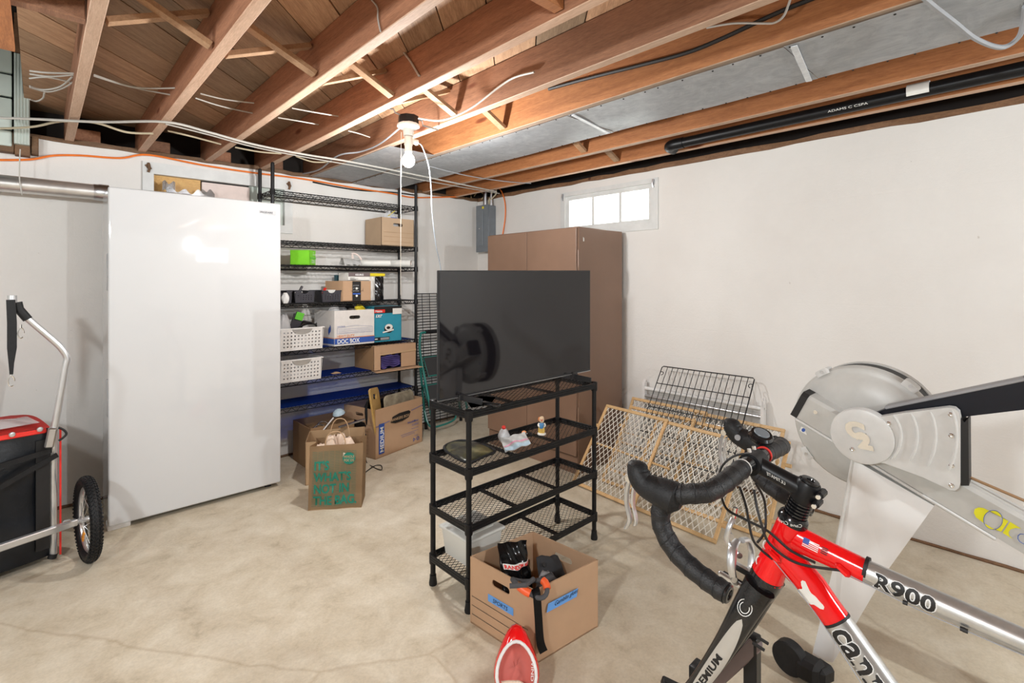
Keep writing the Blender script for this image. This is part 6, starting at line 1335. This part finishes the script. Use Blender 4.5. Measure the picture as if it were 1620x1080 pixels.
bm = B(); tube(bm, [(BX-.062, .392, .990), (BX-.03, .392, .990), (BX+.03, .392, .990), (BX+.062, .392, .990)], [.0135, .0159, .0159, .0135], 18); obj('handlebar', bm, M['blackgloss'], bk_)
# handlebar computer pod
cpd = (BX+.085, .410, 1.016)
bm = B(); lathe(bm, [(0, -.008), (.019, -.008), (.025, -.002), (.025, .004), (.021, .009), (0, .0105)], cpd, (-.15, -.35, .9), 24)
for v in bm.verts: v.co.x = cpd[0]+(v.co.x-cpd[0])*1.25
pc_ = obj('bell_pod', bm, M['blackgloss'], bk_); bm = B(); lathe(bm, [(0, .0), (.016, .0), (.015, .002), (0, .002)], V(cpd)+V((-.0015, -.0035, .0095)), (-.15, -.35, .9), 24); obj('grey_face', bm, M['panelgrey'], pc_)
bm = B(); cyl(bm, V(cpd)-V((0, 0, .01)), (BX+.085, .394, .992), .012, 12); obj('pod_clamp', bm, M['black'], pc_)
# cables
def bcab(label, pts, r=.0024, mat='ink'):
    bm = B(); tube(bm, sm(pts, 8), r, 8); obj('brake_cable', bm, M[mat], bk_)
bcab('', [px(1170, 770, 1.0), px(1180, 800, .99), px(1190, 850, .99), px(1205, 870, 1.0), px(1222, 884, 1.01)])
bcab('', [px(1193, 775, 1.0), px(1197, 800, .98), px(1205, 830, .975), px(1218, 860, .985), px(1260, 890, 1.0), px(1330, 902, 1.018)])
bcab('', [px(1140, 780, 1.0), px(1150, 805, .99), px(1180, 822, .99), px(1215, 840, 1.0), px(1250, 870, 1.01), px(1290, 890, 1.015)])
bcab('', [px(1135, 762, 1.02), px(1142, 738, 1.06), px(1160, 722, 1.08), px(1185, 717, 1.08), px(1200, 722, 1.07)])
bcab('', [px(1196, 765, 1.02), px(1207, 785, 1.05), px(1211, 805, 1.06), px(1210, 840, 1.05), px(1198, 858, 1.045)])
bcab('', [px(1164, 742, 1.05), px(1172, 728, 1.06), px(1177, 722, 1.06)], .004, 'cable_grey')
bcab('', [px(1224, 886, 1.012), px(1290, 970, 1.005), px(1372, 1095, .995)], .0009, 'cable_grey')
bcab('', [px(1340, 908, 1.02), px(1440, 958, 1.02), px(1530, 998, 1.02), px(1640, 1045, 1.02)], .0009, 'cable_grey')
for (u, v) in ((1432, 953), (1523, 995), (1527, 997)): bm = B(); c_ = px(u, v, 1.02); cyl(bm, c_+V((0, .003, 0)), c_-V((0, .003, 0)), .0035, 8); obj('rubber_donut', bm, M['ink'], bk_)
# front brake caliper
bc = bp3(.405, .792)
bm = B(); tube(bm, sm([bc+V((-.004, .018, .028)), bc+V((-.030, .016, .022)), bc+V((-.046, .012, -.005)), bc+V((-.040, .010, -.032)), bc+V((-.030, .008, -.046))], 4), [.007, .0075, .008, .0085, .009, .0095, .0095, .009, .0085, .008, .008, .0075, .007, .007, .007, .0065, .006], 10, sy=.7); cal = obj('brake_caliper', bm, M['alu'], bk_)
bm = B(); tube(bm, sm([bc+V((.004, .012, .028)), bc+V((.030, .010, .020)), bc+V((.044, .008, -.005)), bc+V((.038, .006, -.032)), bc+V((.030, .006, -.044))], 4), .0075, 10, sy=.7); obj('caliper_arm', bm, M['alu'], cal)
bm = B(); tube(bm, sm([bc+V((-.012, .02, .01)), bc+V((-.028, .028, .032)), bc+V((-.030, .024, .06)), bc+V((-.018, .02, .078))], 4), [.007]*6+[.006]*7, 10, sy=.7); obj('caliper_arm', bm, M['alu'], cal)
for s_, dy in ((-1, .0), (1, .0)):
    bm = B(); bar(bm, bc+V((.030*s_, .045, -.038)), bc+V((.030*s_, -.03, -.052)), .010, .012, bev=.003); obj('pad_holder', bm, M['alu'], cal)
    bm = B(); bar(bm, bc+V((.021*s_, .04, -.040)), bc+V((.021*s_, -.025, -.050)), .007, .010, bev=.002); obj('brake_pad', bm, M['blackgrip'], cal)
for q_ in (bc+V((-.04, .022, -.030)), bc+V((0, .028, .0)), bc+V((-.024, .035, .045))): bm = B(); cyl(bm, q_-V((0, .01, 0)), q_+V((-.006, -.016, .0)), .006, 10); obj('bolt_head', bm, M['steel'], cal)
bm = B(); cyl(bm, bc+V((-.018, .02, .075)), bc+V((-.016, .016, .10)), .0045, 10); obj('barrel_adjuster', bm, M['chrome'], cal)
# stand under the bicycle
sd = thing('bike_stand', 'black steel bicycle stand under the fork of the road bicycle', 'stand', (1.05, .42, 0))
pt = onX(1190, 1003, 1.13)
bm = B(); box(bm, pt.x-.014, pt.y-.014, .03, pt.x+.014, pt.y+.014, pt.z, .002); obj('upright', bm, M['black'], sd)
a, b = V((pt.x, pt.y-.01, pt.z-.008)), onX(1112, 1092, 1.10); b = a+(b-a)*1.5
bm = B(); bar(bm, a, b, .026, .03, bev=.003); obj('diagonal_tube', bm, M['silverframe'] if False else M['brownlid'], sd)
bm = B(); bar(bm, (pt.x, pt.y-.35, .02), (pt.x, b.y+.05, .02), .04, .04, bev=.004); obj('base_rail', bm, M['black'], sd)
bm = B(); bar(bm, (pt.x-.25, b.y, .02), (pt.x+.25, b.y, .02), .04, .04, bev=.004); obj('base_rail', bm, M['black'], sd)
bm = B(); bar(bm, b+V((0, 0, .02)), (b.x, b.y, .03), .026, .026, bev=.002); obj('upright', bm, M['black'], sd)
c_ = onX(1108, 1052, 1.13)
bm = B(); box(bm, c_.x-.02, c_.y-.02, c_.z-.12, c_.x+.02, c_.y+.02, c_.z, .003); obj('clamp_block', bm, M['black'], sd)
c2 = onX(1047, 1078, 1.08); bm = B(); bar(bm, c2, V((c_.x, c_.y, c2.z-.03)), .024, .02, bev=.003); obj('quick_release_arm', bm, M['black'], sd)
# ================================================================ rowing machine
RX = 2.12
rm = thing('rowing_machine', 'light grey rowing machine with large round flywheel by the right wall', 'rowing machine', (RX, 0, 0))
def rp(u, v, x=2.075): return onX(u, v, x)
def slabx(pts, th, bev=0, x=2.075):          # polygon drawn as pixels on the plane X = x, thickness th toward the wall
    P_ = [rp(u, v, x) if not isinstance(u, Vector) else u for u, v in pts]
    bm = B(); plate(bm, [(p.y, p.z) for p in P_], [], (x+th, 0, 0), (0, 1, 0), (0, 0, 1), -th)
    if bev:
        es = [e for e in bm.edges if len(e.link_faces) == 2 and e.calc_face_angle(0) > .5]
        bmesh.ops.bevel(bm, geom=es, offset=bev, segments=3, affect='EDGES')
    return bm
# monorail: front cap to the floor behind
t0, t1, b0, b1 = rp(1275, 619), rp(1620, 810), rp(1247, 657), rp(1620, 884)
dr_ = (t1-t0).normalized(); db_ = (b1-b0).normalized(); dm = ((dr_+db_)/2).normalized()
nrm_ = V((0, -dm.z, dm.y));
if nrm_.z < 0: nrm_ = -nrm_
c0 = (t0+b0)/2; hgt = .098; Lr = (c0.z-.13)/(-dm.z)
def RP(s, h, x=0): return V((RX+x, c0.y, c0.z))+dm*s+nrm_*h
bm = B(); sec = [(-.045, -.049), (.045, -.049), (.045, .038), (.034, .049), (-.034, .049), (-.045, .038)]
r0 = [bm.verts.new(RP(.02, h, x)) for x, h in sec]; r1 = [bm.verts.new(RP(Lr, h, x)) for x, h in sec]
for i in range(6): bm.faces.new((r0[i], r0[(i+1) % 6], r1[(i+1) % 6], r1[i]))
bm.faces.new(r0[::-1]); bm.faces.new(r1); rail = obj('monorail', bm, M['rowgrey'], rm)
bm = B(); r0 = [bm.verts.new(RP(-.002, h*1.03, x*1.03)) for x, h in sec]; r1 = [bm.verts.new(RP(.022, h*1.03, x*1.03)) for x, h in sec]
for i in range(6): bm.faces.new((r0[i], r0[(i+1) % 6], r1[(i+1) % 6], r1[i]))
bm.faces.new(r0[::-1]); bm.faces.new(r1); obj('end_cap', bm, M['ink'], rail)
bm = B(); bar(bm, RP(.02, -.055, -.0), RP(.62, -.055, 0), .10, .010, up=nrm_, bev=.003); obj('rail_flange', bm, M['rowwhite'], rm)
bm = B(); cyl(bm, RP(.065, .008, -.045), RP(.065, .008, -.049), .007, 12); obj('screw', bm, M['chrome'], rail)
for y_ in (-.62,):
    bm = B(); box(bm, RX-.16, y_-.12, .0, RX+.16, y_+.12, .05, .02, 3); bmesh.ops.translate(bm, verts=bm.verts, vec=(0, 0, RP(0, 0).z+dm.z/dm.y*(y_-c0.y)+.075)); obj('seat', bm, M['ink'], rm)
e_ = RP(Lr-.03, -.05)
bm = B(); bar(bm, (RX-.2, e_.y, .03), (RX+.2, e_.y, .03), .05, .06, bev=.01); bar(bm, (RX, e_.y, .03), e_, .06, .04, up=(0, 1, 0)); obj('rear_foot', bm, M['ink'], rm)
# flywheel housing
fc_ = rp(1362, 676, 2.17); R0 = .222
ell = V((-1, 0, 0))
bm = B(); lathe(bm, [(0, .028), (R0*.5, .024), (R0*.80, .012), (R0*.86, .002), (R0*.965, .0), (R0*.985, -.004), (R0, -.012), (R0, -.035), (R0*.985, -.04)], fc_, ell, 64); fw_ = obj('flywheel_cover', bm, M['rowgrey'], rm)
bm = B(); lathe(bm, [(R0*.985, 0), (R0*.985, .075)], fc_+V((.04, 0, 0)), (1, 0, 0), 64); obj('perforated_cage', bm, M['ink'], rm)
bm = B(); lathe(bm, [(R0, 0), (R0, .035), (R0*.93, .045), (R0*.5, .055), (0, .055)], fc_+V((.115, 0, 0)), (1, 0, 0), 64); obj('rear_cover', bm, M['rowgrey'], rm)
bm = B(); lathe(bm, [(.0, .002), (.05, .002), (.05, -.002)], fc_+V((.17, 0, 0)), (1, 0, 0), 24); obj('rear_hub', bm, M['ink'], rm)
for (u0, v0) in ((1301, 589), (1447, 605), (1278, 716)):
    q_ = rp(u0, v0, 2.17); d_ = (q_-fc_).normalized(); a0 = math.atan2(q_.z-fc_.z, q_.y-fc_.y); bm = B()
    rs = []
    for k in range(9):
        a = a0+(k/8-.5)*.22; w_ = 1 if 0 < k < 8 else .6
        rs.append([bm.verts.new(fc_+V((x, math.cos(a)*r, math.sin(a)*r))) for x, r in ((-.006*w_, R0*.95), (-.006*w_, R0*(1+.05*w_)), (.05, R0*(1+.05*w_)), (.05, R0*.98))])
    for a, b in zip(rs, rs[1:]):
        for k in range(4): bm.faces.new((a[k], a[(k+1) % 4], b[(k+1) % 4], b[k]))
    bm.faces.new(rs[0][::-1]); bm.faces.new(rs[-1]); tb_ = obj('cover_tab', bm, M['rowwhite'], rm)
    bm = B(); cyl(bm, fc_+d_*R0*1.01+V((-.006, 0, 0)), fc_+d_*R0*1.01+V((-.009, 0, 0)), .006, 12); obj('screw', bm, M['steel'], tb_)
sl_ = rp(1281, 683, 2.166)
bm = B(); vs = [rp(u, v, 2.1665) for u, v in ((1268, 674), (1295, 691), (1292, 697), (1265, 681))]; bm.faces.new([bm.verts.new(p-V((.002, 0, 0))) for p in vs]); sk = obj('spec_label', bm, M['labelwhite'], rm, smooth=0)
obj('lettering', text('C E', .02, lambda x, y: rp(1284+x*190, 692.5+x*110-y*200, 2.1635)), M['ink'], sk, smooth=0)
bm = B(); bm.faces.new([bm.verts.new(rp(1271+3*math.cos(a), 680+3*math.sin(a), 2.1638)) for a in [2*PI*i/12 for i in range(12)]]); obj('blue_dot', bm, M['inkblue'], sk)
# side cover: hub circle and ribbed fan
hub = rp(1363, 690, 2.045); RXF = 2.045
hr_px = 39
outl = [(1382, 661), (1430, 653), (1500, 644.5), (1510, 646), (1517, 652), (1519, 662), (1519, 765), (1517, 772), (1511, 776), (1503, 775), (1460, 755), (1400, 733), (1345, 725)]
circle_pts = [(1363+hr_px*1.13*math.cos(a), 690+hr_px*math.sin(a)) for a in [math.radians(d) for d in range(110, 301, 12)]]
bm = slabx([(u, v) for u, v in outl+circle_pts], .04, .006, RXF); sc_ = obj('side_cover', bm, M['rowwhite'], rm, smooth=.8)
bm = B(); lathe(bm, [(.094, -.03), (.094, .0), (.091, .006), (.080, .009), (0, .009)], hub, (-1, 0, 0), 40); hb_ = obj('hub_cover', bm, M['rowwhite'], rm, smooth=.7)
import itertools
for k, (r_, a0, a1) in enumerate(((1.42, -38, 42), (2.0, -27, 30), (2.66, -22, 27), (3.42, -18, 24))):
    pts = []
    for i in range(15):
        a = math.radians(a0+(a1-a0)*i/14); uu, vv = 1363+hr_px*1.13*r_*math.cos(a), 690+hr_px*r_*math.sin(a)
        pts.append(rp(uu, vv, RXF-.001))
    bm = B(); tube(bm, pts, [.002]+[.0045]*13+[.002], 8, sy=1.0); obj('rib', bm, M['rowwhite'], sc_)
for (u, v) in ((1406, 669.5), (1504.5, 655.5), (1505, 688.5), (1505.5, 736), (1505.5, 767.5), (1348.5, 710)):
    bm = B(); x_ = RXF if u != 1348.5 else RXF-.009; q_ = rp(u, v, x_); lathe(bm, [(0, 0), (.0075, 0), (.0072, .003), (.004, .0045), (0, .003)], q_, (-1, 0, 0), 14); obj('screw', bm, M['chrome'], sc_)
obj('chrome_emblem', text('C', .078, lambda x, y: hub+V((-.0095-.002, .038-x, -.004+y*.9)), bold=.006, shear=-.2), M['chrome'], hb_, smooth=0)
obj('chrome_emblem', text('2', .074, lambda x, y: hub+V((-.0095-.004, .004-x, -.034+y*.9)), bold=.006, shear=-.2), M['chrome'], hb_, smooth=0)
# black upright behind the side cover, monitor arm
bm = slabx([(1520, 662), (1526, 668), (1532, 662), (1533, 768), (1520, 768)], .08, .002, 2.06); obj('black_housing', bm, M['ink'], rm)
A0_, A1_, A2_, A3_ = rp(1378, 656, 2.10), rp(1400, 647, 2.10), rp(1620, 597, 2.10), rp(1620, 648, 2.10)
ex = lambda p, q: q+(q-p)*1.1
Am = rp(1500, 662, 2.10)
P_ = [A0_, A1_, A2_, ex(A1_, A2_)-V((0, 0, .02)), ex(Am, A3_)+V((0, -.12, .03)), A3_, Am]
bm = B(); plate(bm, [(p.y, p.z) for p in P_], [], (2.10, 0, 0), (0, 1, 0), (0, 0, 1), .05)
arm = obj('monitor_arm', bm, plain('arm_navy_black', (.003, .004, .009), .35, Specular_IOR_Level=.3), rm, smooth=0)
bm = B(); q0, q1 = A1_, ex(A1_, A2_)-V((0, 0, .02)); bar(bm, q0+V((.024, 0, .004)), q1+V((.024, 0, .004)), .055, .010, bev=.002); obj('grey_top_strip', bm, M['grey'], arm)
bm = B(); q1 = q1+V((.02, .02, -.02)); box(bm, q1.x-.10, q1.y-.03, q1.z-.08, q1.x+.10, q1.y+.0, q1.z+.08, .008, 2); obj('monitor', bm, M['ink'], rm)
# front leg and foot
Lp = [rp(1351, 727, 2.085), rp(1478, 800, 2.085), rp(1402, 905, 2.055), rp(1318, 1048, 2.0), rp(1284, 1046, 2.0), rp(1325, 868, 2.05)]
for p in Lp: p.z = max(p.z, .012)
bm = B(); v0 = [bm.verts.new(p) for p in Lp]; v1 = [bm.verts.new(p+V((.055, .0, 0))) for p in Lp]; bm.faces.new(v0); bm.faces.new(v1[::-1])
for i in range(6): bm.faces.new((v0[i], v0[(i+1) % 6], v1[(i+1) % 6], v1[i]))
bmesh.ops.triangulate(bm, faces=[f for f in bm.faces if len(f.verts) > 4]); lg = obj('front_leg', bm, plain('white_leg_enamel', (.76, .76, .755), .35, var=.01), rm, smooth=0)
bm = B(); bar(bm, Lp[0]+V((-.002, .003, 0)), Lp[5]+V((-.002, .003, 0)), .008, .010, bev=.002); obj('leg_lip', bm, M['rowwhite'], lg)
f0, f1 = onZ(1288, 1068, .045), onZ(1250, 1038, .06)
ft_ = B(); bar(ft_, (f0.x+.07, f0.y-.02, .04), f0, .06, .055, bev=.012); foot = obj('front_foot', ft_, M['blackgrip'], rm)
bm = B(); bar(bm, onZ(1300, 1068, .05), onZ(1262, 1046, .05), .075, .07, bev=.014); obj('foot_block', bm, M['blackgrip'], foot)
bm = B(); d_ = (f1-f0).normalized(); sd_ = V((-d_.y, d_.x, 0)).normalized(); lathe(bm, [(0, 0), (.050, 0), (.054, .004), (.054, .036), (.050, .04), (0, .04)], V((f1.x, f1.y, .058))-sd_*.02, sd_, 28); cs = obj('caster_housing', bm, M['blackgrip'], foot)
bm = B(); lathe(bm, [(0, 0), (.008, 0), (.007, .004), (0, .004)], V((f1.x, f1.y, .05))-sd_*.020, -sd_, 14); obj('caster_axle', bm, M['chrome'], cs)
# rail logo and cord
xr_ = RX-.0465
def rl(u, v): return V(onX(u, v, xr_))
sc4 = lambda a, b: (1380+a/4.908, 700+b/4.908)
def logo(poly, hole, mat, nm='logo'):
    bm = B(); P_ = [rl(*sc4(*p)) for p in poly]; Hh = [[(q.y, q.z) for q in (rl(*sc4(*p)) for p in hole)]] if hole else []
    plate(bm, [(p.y, p.z) for p in P_], Hh, (xr_, 0, 0), (0, 1, 0), (0, 0, 1), 0); o = obj(nm, bm, mat, rail, smooth=0); return o
logo([(788, 545), (795, 515), (825, 502), (860, 506), (905, 527), (1058, 608), (1000, 692), (930, 662), (860, 620), (805, 580)], circ(938, 600, 74, 22), M['conyellow'])
logo([(1070, 614), (1158, 668), (1115, 662), (1075, 672), (1058, 695), (1065, 722), (1092, 750), (1012, 700)], None, M['conyellow'])
bm = B(); tube(bm, [rl(*sc4(938+74*math.cos(a), 600+74*math.sin(a))) for a in [2*PI*i/24 for i in range(24)]], .0007, 4, closed=True); obj('logo_outline', bm, M['inkblue'], rail)
bm = B(); tube(bm, [rl(*sc4(*p)) for p in ((1178, 712), (1150, 708), (1132, 722), (1130, 745), (1145, 768), (1178, 788))], .0009, 4); obj('logo_outline', bm, M['inkblue'], rail)
bm = B(); tube(bm, [onX(1530, 753, 2.12), onX(1640, 800, 2.12), onX(1640, 800, 2.12)+dm*.6], .0045, 6); obj('pull_chain', bm, M['card4'], rm)
